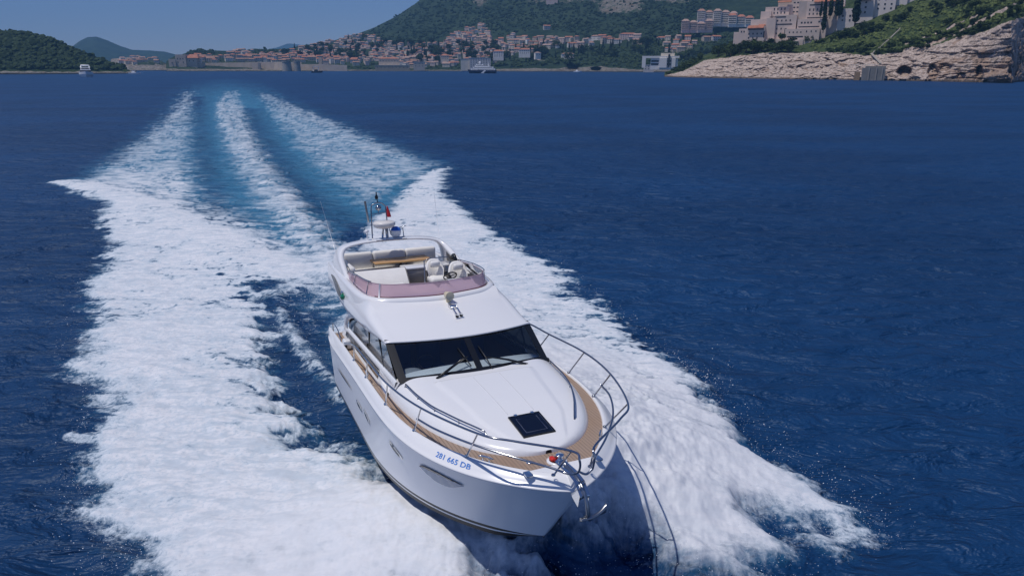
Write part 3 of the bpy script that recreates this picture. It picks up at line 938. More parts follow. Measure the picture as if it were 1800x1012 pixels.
# saloon sides, with a dark upper window and a low glass band
def side_sec(x):
    b = np.interp(x, [3.0, 7.2, 8.0], [1.70, 1.74, 1.80]) if x < 8.0 else CB(x)
    zlow = deck_z(x) - 0.02
    return [(b + 0.05, zlow), (b + 0.04, zlow + 0.07), (b, zlow + 0.09), (b - 0.01, 2.06), (min(1.70, b), 2.10), (1.68, 2.13)]
mb = MB()
for sg in (-1, 1):
    mb.grid([[(x, sg * y, z) for y, z in side_sec(x)] for x in np.linspace(3.1, 8.25, 24)], 0, True, flip=(sg < 0))
    # white coaming band between the lower glass and the window
    P = []
    for x in np.linspace(3.55, 8.42, 30):
        z0 = np.interp(x, [3.55, 8.42], [2.10, 2.24]); z1 = z0 + np.interp(x, [3.55, 7.0, 8.42], [0.07, 0.10, 0.12])
        P.append([(x, sg * 1.70, z0 - 0.02), (x, sg * 1.715, z0), (x, sg * 1.69, z1 - 0.02), (x, sg * 1.65, z1)])
    mb.grid(P, 0, True, flip=(sg < 0))
    # fairing beside the windscreen foot
    mb.grid([[(x, sg * 1.70, 2.10), (x, sg * 1.72, 2.22 + 0.0 * x), (x, sg * 1.62, np.interp(x, [7.2, 8.5], [2.30, 2.36]))] for x in np.linspace(7.2, 8.5, 8)], 0, True, flip=(sg < 0))
CS = yp('saloon_side', mb, M_GEL)
for sg in (-1, 1):
    # lower glass
    m = MB(); m.grid([[(x, sg * 1.755, 2.0), (x, sg * 1.725, np.interp(x, [3.55, 7.1], [2.10, 2.19]))] for x in np.linspace(3.6, 7.1, 12)], 0, True, flip=(sg < 0))
    m.build('lower_side_window', [M_SIDEG], CS)
    # upper window: arched top from aft to the windscreen corner
    top = spline([(3.45, 0, 2.14), (3.62, 0, 2.30), (4.08, 0, 2.50), (4.9, 0, 2.69), (5.83, 0, 2.80), (6.6, 0, 2.84), (7.48, 0, 2.87)], 40)
    P = []
    for p in top:
        f = (p[0] - 3.45) / 4.03
        xb = 3.45 + 4.97 * f
        zb = np.interp(xb, [3.45, 8.42], [2.13, 2.30])
        P.append([(xb + (p[0] - xb) * v, sg * (1.655 - 0.03 * v), zb + (p[2] - zb) * v) for v in (0, 0.5, 1)])
    m = MB(); m.grid(P, 0, True, flip=(sg < 0)); SW = m.build('side_window', [M_SIDEG], CS)
    m = MB()
    for xx in (5.9,):
        m.box((xx, sg * 1.64 - 0.01, 2.22), (xx + 0.09, sg * 1.64 + 0.02, 2.82))
    m.build('window_mullion', [M_FRAME], SW); m = MB()
    m.tube([(7.35, sg * 1.64, 2.26), (6.95, sg * 1.63, 2.84)], 0.02, 6)
    m.build('window_mullion', [M_FRAME], SW)
    # white arch moulding over the window's after end
    m = MB(); arch = spline([(3.35, 0, 2.05), (3.42, 0, 2.30), (3.95, 0, 2.57), (4.85, 0, 2.76), (5.9, 0, 2.86)], 30)
    m.grid([[(p[0] - 0.16 * math.exp(-max(0, p[0] - 3.35)), sg * 1.66, p[2] + 0.10), (p[0] - 0.05, sg * 1.71, p[2] + 0.05), (p[0], sg * 1.70, p[2]), (p[0] + 0.02, sg * 1.64, p[2] - 0.05)] for p in arch], 0, True, flip=(sg > 0))
    m.build('window_arch', [M_GEL], CS)

# inside the saloon, seen through the glass
mb = MB()
mb.grid([[(x, y, 1.15) for y in (-1.6, 1.6)] for x in (3.4, 8.3)], 0, False, flip=True)
mb.add([(3.4, -1.6, 1.15), (3.4, 1.6, 1.15), (3.4, 1.6, 2.85), (3.4, -1.6, 2.85)], [(0, 1, 2, 3)], 0)
for sg in (-1, 1): mb.add([(3.4, sg * 1.62, 1.15), (8.3, sg * 1.62, 1.15), (8.3, sg * 1.66, 2.1), (3.4, sg * 1.66, 2.1)], [(0, 1, 2, 3)], 0)
INT = yp('saloon_interior', mb, M_INT)
mb = MB()
mb.grid([[(7.55, y, 2.12), (7.8, y, 2.24), (8.25 - 0.10 * (y / 1.5) ** 2, y, 2.30), (8.66 - 0.24 * (y / 1.5) ** 2, y, 2.33)] for y in np.linspace(-1.55, 1.55, 14)], 0, True, flip=False)
mb.add([(7.55, -1.55, 2.12), (7.55, 1.55, 2.12), (7.5, 1.55, 1.4), (7.5, -1.55, 1.4)], [(0, 1, 2, 3)], 0)
mb.build('dashboard', [M_DASH], INT)
mb = MB(); mb.lathe([(0.0, 2.40), (0.10, 2.395), (0.20, 2.36), (0.22, 2.32), (0.22, 2.28)], (7.95, -1.22, 0), 22); mb.build('compass_dome', [M_DASH], INT)
mb = MB(); mb.box((7.62, -0.55, 2.24), (7.92, 0.05, 2.262)); mb.build('chart', [M_PALE], INT)
for yy in (-1.05, -0.35, 0.75):
    mb = MB(); mb.rbox((6.25, yy - 0.27, 1.3), (6.75, yy + 0.27, 1.95), 0.08); mb.rbox((6.12, yy - 0.27, 1.9), (6.36, yy + 0.27, 2.66), 0.08); mb.build('saloon_seat', [M_SEATB], INT)
mb = MB(); mb.box((5.2, -0.20, 1.2), (5.5, -0.02, 2.7)); mb.box((5.2, 0.08, 1.2), (5.4, 0.16, 2.7)); mb.build('cabin_bulkhead', [M_PALE], INT)
mb = MB(); mb.tube([(7.3 + 0.20 * math.cos(a) * 0.3, -0.75 + 0.20 * math.sin(a), 2.25 + 0.2 * math.cos(a)) for a in np.linspace(0, 2 * PI, 24, endpoint=False)], 0.016, 6, closed=True); mb.build('helm_wheel', [M_DARK], INT)

# flybridge moulding: roof brow running up into the upper deck, sides and coaming
ROOF = ([1.0, 1.6, 2.6, 3.6, 4.6, 5.3, 5.9, 6.4, 7.0, 7.48, 7.86])
def roof_zc(x): return np.interp(x, [1.0, 2.0, 3.2, 4.5, 5.6, 5.95, 6.3, 6.9, 7.5, 7.9], [3.44, 3.46, 3.46, 3.44, 3.41, 3.39, 3.29, 3.16, 3.03, 2.945])
def roof_edge(x):
    b = np.interp(x, [1.0, 2.5, 3.2, 4.3, 5.5, 6.5, 7.5, 7.9], [1.64, 1.74, 1.785, 1.80, 1.785, 1.735, 1.665, 1.65])
    z = np.interp(x, [1.0, 2.6, 3.2, 4.3, 5.5, 6.8, 7.5, 7.9], [3.20, 2.98, 2.86, 2.80, 2.835, 2.855, 2.875, 2.89])
    return b, z
def roof_sec(x, n=9):
    """half section from the lower edge up the side and across the top"""
    b, ze = roof_edge(x); zc = roof_zc(x)
    tub = 1 - float(sstep(5.7, 6.3, x))
    out = [(b - 0.05, ze - 0.015), (b, ze)]
    hs = zc - ze
    for a in np.linspace(0.1, 1, 8):
        k = 1 - (1 - a) ** 2
        yb_ = b + 0.03 * math.sin(PI * min(a * 1.2, 1)) * tub - (b - 1.56) * a ** 1.6
        zb_ = ze + hs * (0.98 * a ** 0.9)
        yr = b * (1 - 0.15 * a ** 2.2); zr = ze + hs * 0.80 * k ** 0.7
        out.append((yr + (yb_ - yr) * tub, zr + (zb_ - zr) * tub))
    return out, zc
mb = MB(); secs = []
xs_ = np.concatenate([np.linspace(1.0, 5.7, 26), np.linspace(5.8, 7.9, 22)])
def plan_x(x, y):                                   # the brow's front edge is bowed like the windscreen
    k = float(sstep(5.9, 7.9, x)); return x - 0.36 * (y / 1.65) ** 2 * k
for x in xs_:
    s, zc = roof_sec(x)
    secs.append([(x, y, z) for y, z in s])
secs = np.array(secs)
for sg in (1, -1):
    G = secs.copy()
    for i in range(len(G)):
        for j in range(G.shape[1]): G[i, j, 0] = plan_x(G[i, j, 0], G[i, j, 1])
    G[..., 1] *= sg
    mb.grid(G, 0, True, flip=(sg > 0))
# the top of the brow
P = []
for x in np.linspace(5.7, 7.9, 24):
    s, zc = roof_sec(x); ye, ze = s[-1]
    P.append([(plan_x(x, y), y, ze + (zc - ze) * (1 - (abs(y) / ye) ** 2.6)) for y in np.linspace(-ye, ye, 25)])
mb.grid(P, 0, True, flip=True)
# lip under the brow above the windscreen
s79, zc79 = roof_sec(7.9); ye79, ze79 = s79[-1]
prof = [(-y, z) for y, z in s79] + [(y, ze79 + (zc79 - ze79) * (1 - (abs(y) / ye79) ** 2.6)) for y in np.linspace(-ye79, ye79, 25)[1:-1]] + [(y, z) for y, z in s79[::-1]]
P = [[(plan_x(7.9, y), y, z), (plan_x(7.93, y), y, z - 0.018), (plan_x(7.89, y), y, z - 0.045), (plan_x(7.7, y), y, z - 0.04)] for y, z in prof]
mb.grid(P, 0, True)
FLY = yp('flybridge_moulding', mb, M_GEL)

# coaming path in plan, from the starboard quarter round the front to port
def coam(t, inset=0.0):
    half = spline([(1.0, 1.50, 0), (2.0, 1.55, 0), (3.2, 1.59, 0), (4.4, 1.585, 0), (5.2, 1.53, 0), (5.60, 1.40, 0), (5.83, 1.12, 0), (5.95, 0.7, 0), (6.03, 0.3, 0), (6.05, 0, 0)], 60)
    full = np.vstack([half * np.array([1, -1, 1]), (half[::-1])[1:]])
    return full
CO = coam(0)[:, :2]
def inward(CO, d):
    T = np.gradient(CO, axis=0); T /= np.linalg.norm(T, axis=1)[:, None]
    N = np.stack([T[:, 1], -T[:, 0]], 1)
    return CO + N * d
def czt(x): return float(np.interp(x, [1, 2, 3.2, 4.5, 5.6, 6.05], [3.44, 3.46, 3.46, 3.44, 3.41, 3.385]))
I0, I1, I2, I3 = (inward(CO, d) for d in (0.0, 0.05, 0.13, 0.17))
P = []
for k in range(len(CO)):
    x = CO[k, 0]; z = czt(x)
    P.append([(I0[k, 0], I0[k, 1], z - 0.03), (I0[k, 0], I0[k, 1], z + 0.012), (I1[k, 0], I1[k, 1], z + 0.022), (I2[k, 0], I2[k, 1], z + 0.012), (I3[k, 0], I3[k, 1], z - 0.05), (I3[k, 0], I3[k, 1], 2.94)])
mb = MB(); mb.grid(P, 0, True, flip=False)
COAM = mb.build('coaming', [M_GEL], FLY)
mb = MB(); n = len(CO); mb.add([(x, y, 2.95) for x, y in I3], [tuple(range(n))]); mb.build('flybridge_sole', [M_GREYFL], FLY)

# rose-tinted wind deflector
SCR = [k for k in range(n) if CO[k, 0] > 2.75]
O1 = inward(CO, -0.03); O2 = inward(CO, -0.10)
def scr_h(x): return float(np.interp(x, [2.75, 3.3, 4.4, 5.5, 6.05], [0.05, 0.13, 0.24, 0.30, 0.31]))
P = [[(O1[k, 0] + (O2[k, 0] - O1[k, 0]) * v, O1[k, 1] + (O2[k, 1] - O1[k, 1]) * v, czt(CO[k, 0]) + 0.0 + scr_h(CO[k, 0]) * v) for v in (0, 0.5, 1)] for k in SCR]
mb = MB(); mb.grid(P, 0, True); SCRN = yp('wind_deflector', mb, M_PINK)
mb = MB(); mb.tube([(p[2][0], p[2][1], p[2][2]) for p in P], 0.009, 6); mb.build('deflector_edge', [mat('rose_edge', (0.42, 0.30, 0.34), 0.4)], SCRN)
mb = MB()
mb.tube([(O1[k, 0], O1[k, 1], czt(CO[k, 0]) + 0.005) for k in SCR if abs(CO[k, 1]) < 1.42], 0.022, 6); mb.build('deflector_seal', [mat('plum_seal', (0.11, 0.03, 0.045), 0.5)], SCRN)
for sg in (-1, 1):                                     # supporting rail of the deflector
    mb = MB(); rl = [P[i][2] for i in range(len(P)) if (P[i][2][1] * sg > 0 and P[i][2][0] < 5.45)]
    mb.tube([(x, y + 0.03 * sg, z + 0.03) for x, y, z in rl], 0.013, 6)
    for x0 in (3.3, 4.3, 5.3):
        j = min(range(len(P)), key=lambda i: abs(P[i][2][0] - x0) + (9 if P[i][2][1] * sg < 0 else 0))
        a, b = P[j][0], P[j][2]; mb.tube([(a[0] - 0.08, a[1] + 0.02 * sg, a[2]), (b[0], b[1] + 0.03 * sg, b[2] + 0.03)], 0.011, 6)
    yp('deflector_rail', mb, M_RAIL)
mb = MB()
for yy in (-1.30,):
    j = min(range(len(P)), key=lambda i: abs(P[i][0][1] - yy) + (5 if P[i][0][0] < 5 else 0)); a, b = P[j][0], P[j][2]
    mb.tube([(a[0] + 0.03, a[1], a[2] - 0.02), (b[0] + 0.03, b[1], b[2] + 0.02)], 0.022, 6)
mb.build('deflector_clip', [M_GEL], SCRN)

# radar arch
arch_c = [(2.75, -1.57, 3.34, 1.15, 0.16), (2.45, -1.56, 3.56, 0.85, 0.17), (2.10, -1.51, 3.78, 0.48, 0.17), (1.93, -1.40, 3.93, 0.28, 0.14), (1.86, -1.20, 4.02, 0.21, 0.09), (1.82, -0.75, 4.08, 0.20, 0.075), (1.80, 0, 4.10, 0.20, 0.07)]
full = arch_c + [(x, -y, z, w, h) for x, y, z, w, h in arch_c[-2::-1]]
C5 = spline([(a[0], a[1], a[2]) for a in full], 60); WH = spline([(a[3], a[4], 0) for a in full], 60)
T = np.gradient(C5, axis=0)
rings = []
for c, (w, h, _), tv in zip(C5, WH, T):
    nrm = np.array([0, -tv[2], tv[1]]); nrm /= np.linalg.norm(nrm)
    ring = []
    for a in np.linspace(0, 2 * PI, 16, endpoint=False):
        cc, s_ = math.cos(a), math.sin(a)
        ring.append(c + np.array([w * abs(cc) ** 0.6 * (1 if cc > 0 else -1), 0, 0]) + nrm * (h * 0.5 * abs(s_) ** 0.6 * (1 if s_ > 0 else -1)))
    rings.append(ring)
mb = MB(); mb.grid(np.array(rings), 0, True, closed_v=True)
ARCH = yp('radar_arch', mb, M_GEL)
for sg in (-1, 1):
    mb = MB(); mb.poly([(2.55, sg * 1.40, 3.48), (3.35, sg * 1.44, 3.46), (3.1, sg * 1.43, 3.60), (2.45, sg * 1.42, 3.74)]); mb.build('smoked_panel', [M_SMOKE], ARCH)
    mb = MB(); mb.tube([(3.0, sg * 1.46, 3.49), (3.5, sg * 1.47, 3.47)], 0.03, 6)
    # dark recess on the moulding's flank
    m = MB(); m.grid([[(x, sg * (roof_edge(x)[0] + 0.034 - 0.03 * v), roof_edge(x)[1] + 0.17 + (0.05 + 0.13 * math.sin(PI * (x - 1.9) / 2.0)) * v) for v in (0, 0.5, 1)] for x in np.linspace(1.9, 3.9, 14)], 0, True, flip=(sg > 0))
    m.build('side_vent', [M_FRAME], FLY)

# flybridge furniture
def ypart(name, mb, mats): return mb.build(name, mats, Y_)
mb = MB()
mb.rbox((1.35, -1.40, 2.95), (1.95, 1.40, 3.26), 0.06)
for y0, y1 in ((-1.42, -0.46), (-0.45, 0.50), (0.51, 1.42)): mb.rbox((1.30, y0, 3.2), (1.52, y1, 3.72), 0.07)
mb.rbox((1.9, -1.40, 2.95), (3.2, -0.92, 3.26), 0.06); mb.rbox((1.5, -1.44, 3.2), (2.9, -1.24, 3.60), 0.07)
mb.rbox((2.62, -1.30, 2.95), (2.95, 0.02, 3.40), 0.05)
ypart('dinette_sofa', mb, [M_CUSH])
mb = MB()
mb.grid([[(2.90, y, 3.46), (2.95, y, 3.49), (3.02, y, 3.47), (3.36, y, 3.13), (3.42, y, 3.02)] for y in np.linspace(-1.30, 0.06, 8)], 0, True, flip=False)
mb.add([(2.90, 0.06, 3.46), (2.95, 0.06, 3.49), (3.02, 0.06, 3.47), (3.36, 0.06, 3.13), (3.42, 0.06, 2.95), (2.90, 0.06, 2.95)], [(0, 1, 2, 3, 4, 5)], 1)
mb.add([(2.90, -1.30, 3.46), (2.90, 0.06, 3.46), (2.90, 0.06, 2.95), (2.90, -1.30, 2.95)], [(0, 1, 2, 3)], 1)
mb.tube([(2.90, -1.30, 3.475), (2.90, 0.08, 3.475), (3.0, 0.085, 3.44), (3.40, 0.085, 3.02)], 0.016, 5, 1)
ypart('lounge_backrest', mb, [M_CUSH, M_GREYFL])
mb = MB(); mb.rbox((3.45, -1.38, 2.95), (5.70, -0.10, 3.20), 0.06); mb.rbox((4.05, -0.14, 2.95), (5.80, 0.52, 3.23), 0.06); ypart('sun_lounge', mb, [M_CUSH])
mb = MB(); mb.rbox((1.62, -0.58, 3.485), (2.30, 1.04, 3.525), 0.02, 0); TB = ypart('table_top', mb, [M_TABLE])
mb = MB(); mb.tube([(2.0, 0.2, 2.95), (2.0, 0.2, 3.48)], 0.05, 10); mb.build('table_leg', [M_STEEL], TB)
mb = MB(); mb.rbox((2.40, 0.12, 2.95), (2.80, 0.98, 3.38), 0.08, 0); mb.rbox((2.34, 0.08, 3.37), (2.82, 1.40, 3.43), 0.03, 1); ypart('wet_bar', mb, [mat('shaded_white_panel', (0.36, 0.34, 0.33), 0.6), M_GEL])  # white cabinet front, its shade painted into the grey-brown colour
mb = MB(); mb.tube([(2.95, 0.62, 2.95), (2.95, 0.62, 3.62), (2.93, 0.80, 3.66), (2.93, 1.35, 3.66), (2.93, 1.40, 3.4)], 0.016, 8); ypart('hand_loop', mb, [M_RAIL])
for x, y, s in ((3.48, 0.80, 0.95), (4.10, 1.24, 1.0)):
    mb = MB()
    mb.lathe([(0.06, 2.95), (0.06, 3.12)], (x, y, 0), 10, 1)
    mb.rbox((x - 0.22, y - 0.24 * s, 3.10), (x + 0.28, y + 0.24 * s, 3.27), 0.07)
    # wrap-round back
    P = []
    for a in np.linspace(-1, 1, 13):
        ang = a * 1.25
        bx = x - 0.20 - 0.06 * math.cos(ang) + 0.20 * (1 - math.cos(ang)); by = y + 0.27 * s * math.sin(ang) / math.sin(1.25)
        zt = 3.70 * 1.0 - 0.26 * abs(a) ** 2.5
        P.append([(bx - 0.05, by * 1.0, 3.14), (bx - 0.10, by, zt - 0.05), (bx - 0.06, by, zt), (bx, by + (y - by) * 0.10, zt - 0.03), (bx + 0.05, by + (y - by) * 0.22, 3.22)])
    mb.grid(P, 0, True, flip=True)
    P2 = [[(p[0], p[1], p[2]) for p in r] for r in P]
    mb.rbox((x - 0.19, y - 0.13, 3.50), (x - 0.06, y + 0.13, 3.66), 0.05)
    ypart('helm_seat', mb, [M_CUSH, M_STEEL])
mb = MB()
mb.rbox((4.62, 0.46, 2.95), (5.78, 1.40, 3.34), 0.10)
mb.grid([[(4.62, y, 3.33), (4.78, y, 3.46), (4.92, y, 3.48), (5.2, y, 3.38), (5.6, y, 3.33)] for y in np.linspace(0.62, 1.25, 9)], 0, True)
HC = ypart('helm_console', mb, [M_GEL])
mb = MB(); mb.add([(4.62, 0.68, 3.345), (4.62, 1.14, 3.345), (4.76, 1.12, 3.455), (4.76, 0.70, 3.455)], [(0, 1, 2, 3)]); mb.box((4.9, 1.0, 3.47), (5.02, 1.2, 3.50)); mb.build('instrument_panel', [M_DARK], HC)
mb = MB()
wc = np.array([4.42, 0.86, 3.45]); e1 = np.array([0, 1, 0.0]); e2 = np.array([0.72, 0, 0.69])
mb.tube([wc + 0.17 * (math.cos(a) * e1 + math.sin(a) * e2) for a in np.linspace(0, 2 * PI, 28, endpoint=False)], 0.017, 6, closed=True)
for a in (0.5, 2.6, 4.7): mb.tube([wc, wc + 0.17 * (math.cos(a) * e1 + math.sin(a) * e2)], 0.012, 5)
mb.tube([wc, wc + np.array([0.14, 0, -0.14])], 0.03, 8)
mb.build('steering_wheel', [M_DARK], HC)
mb = MB(); mb.lathe([(0.0, 0.0), (0.15, 0.0), (0.17, 0.02), (0.17, 0.07)], (3.0, 1.42, 3.58), 18, 0, 'y'); ypart('speaker', mb, [M_FRAME])

# masthead gear on the arch
ax = 1.85
mb = MB(); mb.tube([(ax, -0.24, 4.08), (ax, -0.20, 4.44)], 0.028, 8); mb.tube([(ax, -0.10, 4.08), (ax, -0.13, 4.44)], 0.028, 8); mb.box((ax - 0.2, -0.45, 4.10), (ax + 0.2, 0.42, 4.118)); MAST = ypart('radar_mast', mb, [M_RAIL])
mb = MB(); mb.lathe([(0.0, 4.43), (0.20, 4.43), (0.27, 4.46), (0.315, 4.53), (0.315, 4.58), (0.28, 4.61), (0.0, 4.63)], (ax, -0.17, 0), 26); ypart('radar_dome', mb, [mat('dome_white', (0.72, 0.69, 0.66), 0.35)])
mb = MB(); xf = ax - 0.22
mb.tube(spline([(xf, -0.47, 4.12), (xf, -0.46, 4.95), (xf, -0.40, 5.08), (xf, -0.22, 5.12), (xf, -0.10, 5.06), (xf, -0.04, 4.9), (xf, -0.02, 4.12)], 40), 0.018, 6)
mb.tube([(xf, -0.46, 4.80), (xf, -0.03, 4.84)], 0.010, 5)
MF = ypart('mast_frame', mb, [M_RAIL])
mb = MB(); mb.tube([(xf, -0.26, 5.11), (xf, -0.28, 5.22)], 0.014, 6); mb.lathe([(0.035, 5.22), (0.045, 5.24), (0.045, 5.31), (0.02, 5.33), (0.015, 5.40), (0.03, 5.41), (0, 5.42)], (xf, -0.29, 0), 12); mb.build('anchor_light', [M_FRAME], MF)
mb = MB(); mb.lathe([(0.0, 0.05), (0.05, 0.05), (0.085, 0.0), (0.07, -0.04), (0.0, -0.06)], (xf + 0.03, -0.26, 4.98), 16, 0, 'x'); mb.tube([(xf, -0.26, 4.82), (xf, -0.26, 4.92)], 0.014, 6); mb.build('hailer', [M_RAIL], MF)
mb = MB(); mb.tube([(ax, -0.60, 4.62), (ax - 0.03, -0.66, 5.20)], [0.028, 0.030], 8); mb.build('tube_light', [mat('grey_tube', (0.20, 0.21, 0.23), 0.4)], MF)
# furled red ensign
mb = MB(); P = []
for z, w in zip(np.linspace(4.70, 5.02, 9), (0.085, 0.09, 0.088, 0.08, 0.07, 0.058, 0.045, 0.03, 0.016)):
    P.append([(xf + 0.02 + 0.03 * math.sin(a * 3 + z * 9), 0.03 - 0.10 * (z - 4.7) + w * 0.9 * math.cos(a), z + 0.05 * math.sin(a) * 0) if False else (xf + w * 0.5 * math.sin(a) * (1 + 0.25 * math.sin(3 * a)), 0.045 - 0.16 * (z - 4.7) + w * 0.62 * math.cos(a), z) for a in np.linspace(0, 2 * PI, 14, endpoint=False)])
mb.grid(P, 0, True, closed_v=True); ypart('furled_flag', mb, [M_RED])
# blue and white rescue sling in its steel cradle
mb = MB(); mb.lathe([(0.0, 4.45), (0.06, 4.44), (0.12, 4.40), (0.145, 4.34)], (ax - 0.02, 0.16, 0), 18, 0); mb.lathe([(0.147, 4.34), (0.15, 4.28), (0.13, 4.20), (0.09, 4.16), (0, 4.15)], (ax - 0.02, 0.16, 0), 18, 1)
RS = ypart('rescue_sling', mb, [M_BLUE, M_GEL])
mb = MB(); mb.tube([(ax, -0.02, 4.40), (ax, 0.0, 4.24), (ax, 0.12, 4.12)], 0.012, 6); mb.tube([(ax, 0.12, 4.13), (ax, 0.42, 4.15)], 0.012, 6); mb.tube([(ax, 0.38, 4.10), (ax, 0.36, 4.42)], 0.014, 6); mb.tube([(ax, 0.18, 4.40), (ax, 0.46, 4.45)], 0.010, 6); mb.build('cradle', [M_RAIL], RS)
mb = MB(); mb.tube([(ax, -0.66, 4.08), (ax, -0.67, 4.32)], 0.012, 6); mb.lathe([(0.012, 4.30), (0.045, 4.34), (0.055, 4.38), (0.03, 4.41), (0, 4.41)], (ax, -0.67, 0), 14); ypart('gps_antenna', mb, [M_GEL])
for sg, tip in ((-1, (1.1, -1.75, 5.2)), (1, (0.5, 1.75, 5.2))):
    mb = MB(); mb.tube([(1.7, sg * 1.5, 3.7), tip], [0.007, 0.004], 6); ypart('whip_antenna', mb, [M_GEL])

# searchlight, twin horn, running lights on the brow
def rz(x, y):
    s, zc = roof_sec(x); ye, ze = s[-1]; return ze + (zc - ze) * (1 - (abs(y) / ye) ** 2.6)
hx, hy = 6.32, 0.16; z0 = rz(hx, hy)
mb = MB(); mb.lathe([(0.055, -0.02), (0.06, 0.06), (0.04, 0.09)], (hx, hy, z0), 14, 0); mb.lathe([(0.0, -0.14), (0.06, -0.13), (0.075, 0.0), (0.105, 0.13), (0.10, 0.15), (0.085, 0.14), (0.0, 0.13)], (hx - 0.02, hy, z0 + 0.155), 18, 0, 'x')
ypart('searchlight', mb, [M_BEIGE])
mb = MB(); x0 = 6.55; zz = rz(x0, hy)
mb.rbox((x0 - 0.02, hy - 0.09, zz - 0.02), (x0 + 0.16, hy + 0.07, zz + 0.06), 0.02)
for dy, L in ((-0.05, 0.46), (0.05, 0.44)):
    a = np.array([x0 + 0.12, hy + dy, zz + 0.055]); b = np.array([x0 + 0.16 + L, hy + dy - 0.04, rz(x0 + 0.16 + L, hy) + 0.065])
    mb.tube([a, a + (b - a) * 0.6, a + (b - a) * 0.85, b], [0.014, 0.018, 0.028, 0.050], 12)
H_ = ypart('twin_horn', mb, [M_STEEL])
mb = MB()
for dy, L in ((-0.05, 0.46), (0.05, 0.44)):
    b = np.array([x0 + 0.162 + L, hy + dy - 0.04, rz(x0 + 0.16 + L, hy) + 0.065]); mb.lathe([(0.0, 0.002), (0.040, 0.002)], b, 12, 0, 'x')
mb.build('horn_mouth', [M_DARK], H_)
for sg, m_ in ((-1, M_GREEN), (1, M_REDL)):
    b, ze = roof_edge(3.9); mb = MB(); mb.rbox((3.82, sg * (b + 0.02) - 0.05, ze + 0.22), (3.98, sg * (b + 0.02) + 0.05, ze + 0.31), 0.02); ypart('running_light', mb, [m_])
    mb = MB(); mb.rbox((3.70, sg * (b - 0.02) - 0.05, ze + 0.31), (3.84, sg * (b - 0.02) + 0.05, ze + 0.38), 0.02); ypart('light_bracket', mb, [M_STEEL])

# pulpit and side rails
BASE = [(12.55, .32, 2.045), (11.37, 1.30, 2.04), (10.10, 1.81, 2.065), (8.76, 1.985, 2.085), (7.14, 2.0, 2.085), (5.9, 2.0, 2.08)]
TOPS = [(12.90, .20, 2.57), (12.03, 1.34, 2.71), (10.68, 1.83, 2.70), (9.30, 2.05, 2.68), (7.68, 2.06, 2.62), (6.35, 2.06, 2.56)]
for sg in (-1, 1):
    m3 = np.array([1, sg, 1])
    top = spline([(5.0, 2.03, 2.22)] + TOPS[::-1][0:5] + [(12.45, 0.92, 2.68), TOPS[0], (13.02, .13, 2.46), (12.98, .12, 2.26), (12.82, .19, 2.16), (12.58, .40, 2.20), (12.2, 0.83, 2.29), (11.62, 1.31, 2.36), (10.95, 1.66, 2.39), (10.36, 1.82, 2.38)], 130) * m3
    mb = MB(); mb.tube(top, 0.0185, 8)
    PR = ypart('pulpit_rail', mb, [M_RAIL])
    for k, (b, t) in enumerate(zip(BASE, TOPS)):
        mb = MB(); mb.tube([np.array(b) * m3 + np.array([0, 0, -0.015]), np.array(t) * m3], 0.0145, 8); mb.lathe([(0.035, -0.012), (0.035, 0.006), (0.02, 0.018)], np.array(b) * m3, 10); mb.build('stanchion', [M_RAIL if sg > 0 or k < 1 else M_STEEL], PR)
# joining bow loop
mb = MB(); mb.tube(spline([(12.98, -.12, 2.26), (13.0, 0, 2.20), (12.98, .12, 2.26)], 12), 0.0185, 8); ypart('bow_loop', mb, [M_RAIL])

# ground tackle
mb = MB()
mb.grid([[(12.05, y, DK(12.05)[1] - 0.01 + 0.02 * (abs(y) > 0.05)), (12.55, y, 2.01 + 0.02 * (abs(y) > 0.05)), (12.80, y, 1.95 + 0.03 * (abs(y) > 0.05)), (12.96, y, 1.80 + 0.03 * (abs(y) > 0.05))] for y in (-0.085, -0.06, 0.06, 0.085)], 0, True)
for yy in (-0.085, 0.085): mb.add([(12.55, yy, 2.03), (12.80, yy, 1.98), (12.96, yy, 1.83), (12.90, yy, 1.62), (12.72, yy, 1.70), (12.5, yy, 1.95)], [(0, 1, 2, 3, 4, 5)])
mb.lathe([(0.05, -0.08), (0.035, 0), (0.05, 0.08)], (12.92, 0, 1.80), 12, 0, 'y')
AR = ypart('anchor_roller', mb, [M_STEEL])
mb = MB()
mb.tube(spline([(12.3, 0, 2.05), (12.75, 0, 1.99), (12.98, 0, 1.83), (13.06, 0, 1.60), (13.05, 0, 1.52)], 20), [0.028] * 12 + [0.032] * 8, 8)
mb.tube(spline([(13.05, 0, 1.52), (13.0, -0.05, 1.46), (12.93, -0.07, 1.40)], 8), np.linspace(0.05, 0.008, 8), 8)
P = []
for a in np.linspace(-0.35, 1, 17):
    y = 0.34 * a; x = 13.05 + 0.05 * (1 - a * a) - 0.03; z = 1.50 + 0.07 * a * a
    w = 0.030 + 0.060 * abs(a) ** 3
    P.append([(x - 0.01, y, z - w), (x + 0.045 * (1 - 0.3 * abs(a)), y, z), (x - 0.01, y, z + w * 0.9), (x - 0.05, y, z)])
mb.grid(P, 0, True, closed_v=True)
for e in (0, -1): mb.poly(P[e])
AN = ypart('anchor', mb, [mat('galvanised_steel', (0.34, 0.35, 0.37), 0.28, metal=1.0)])
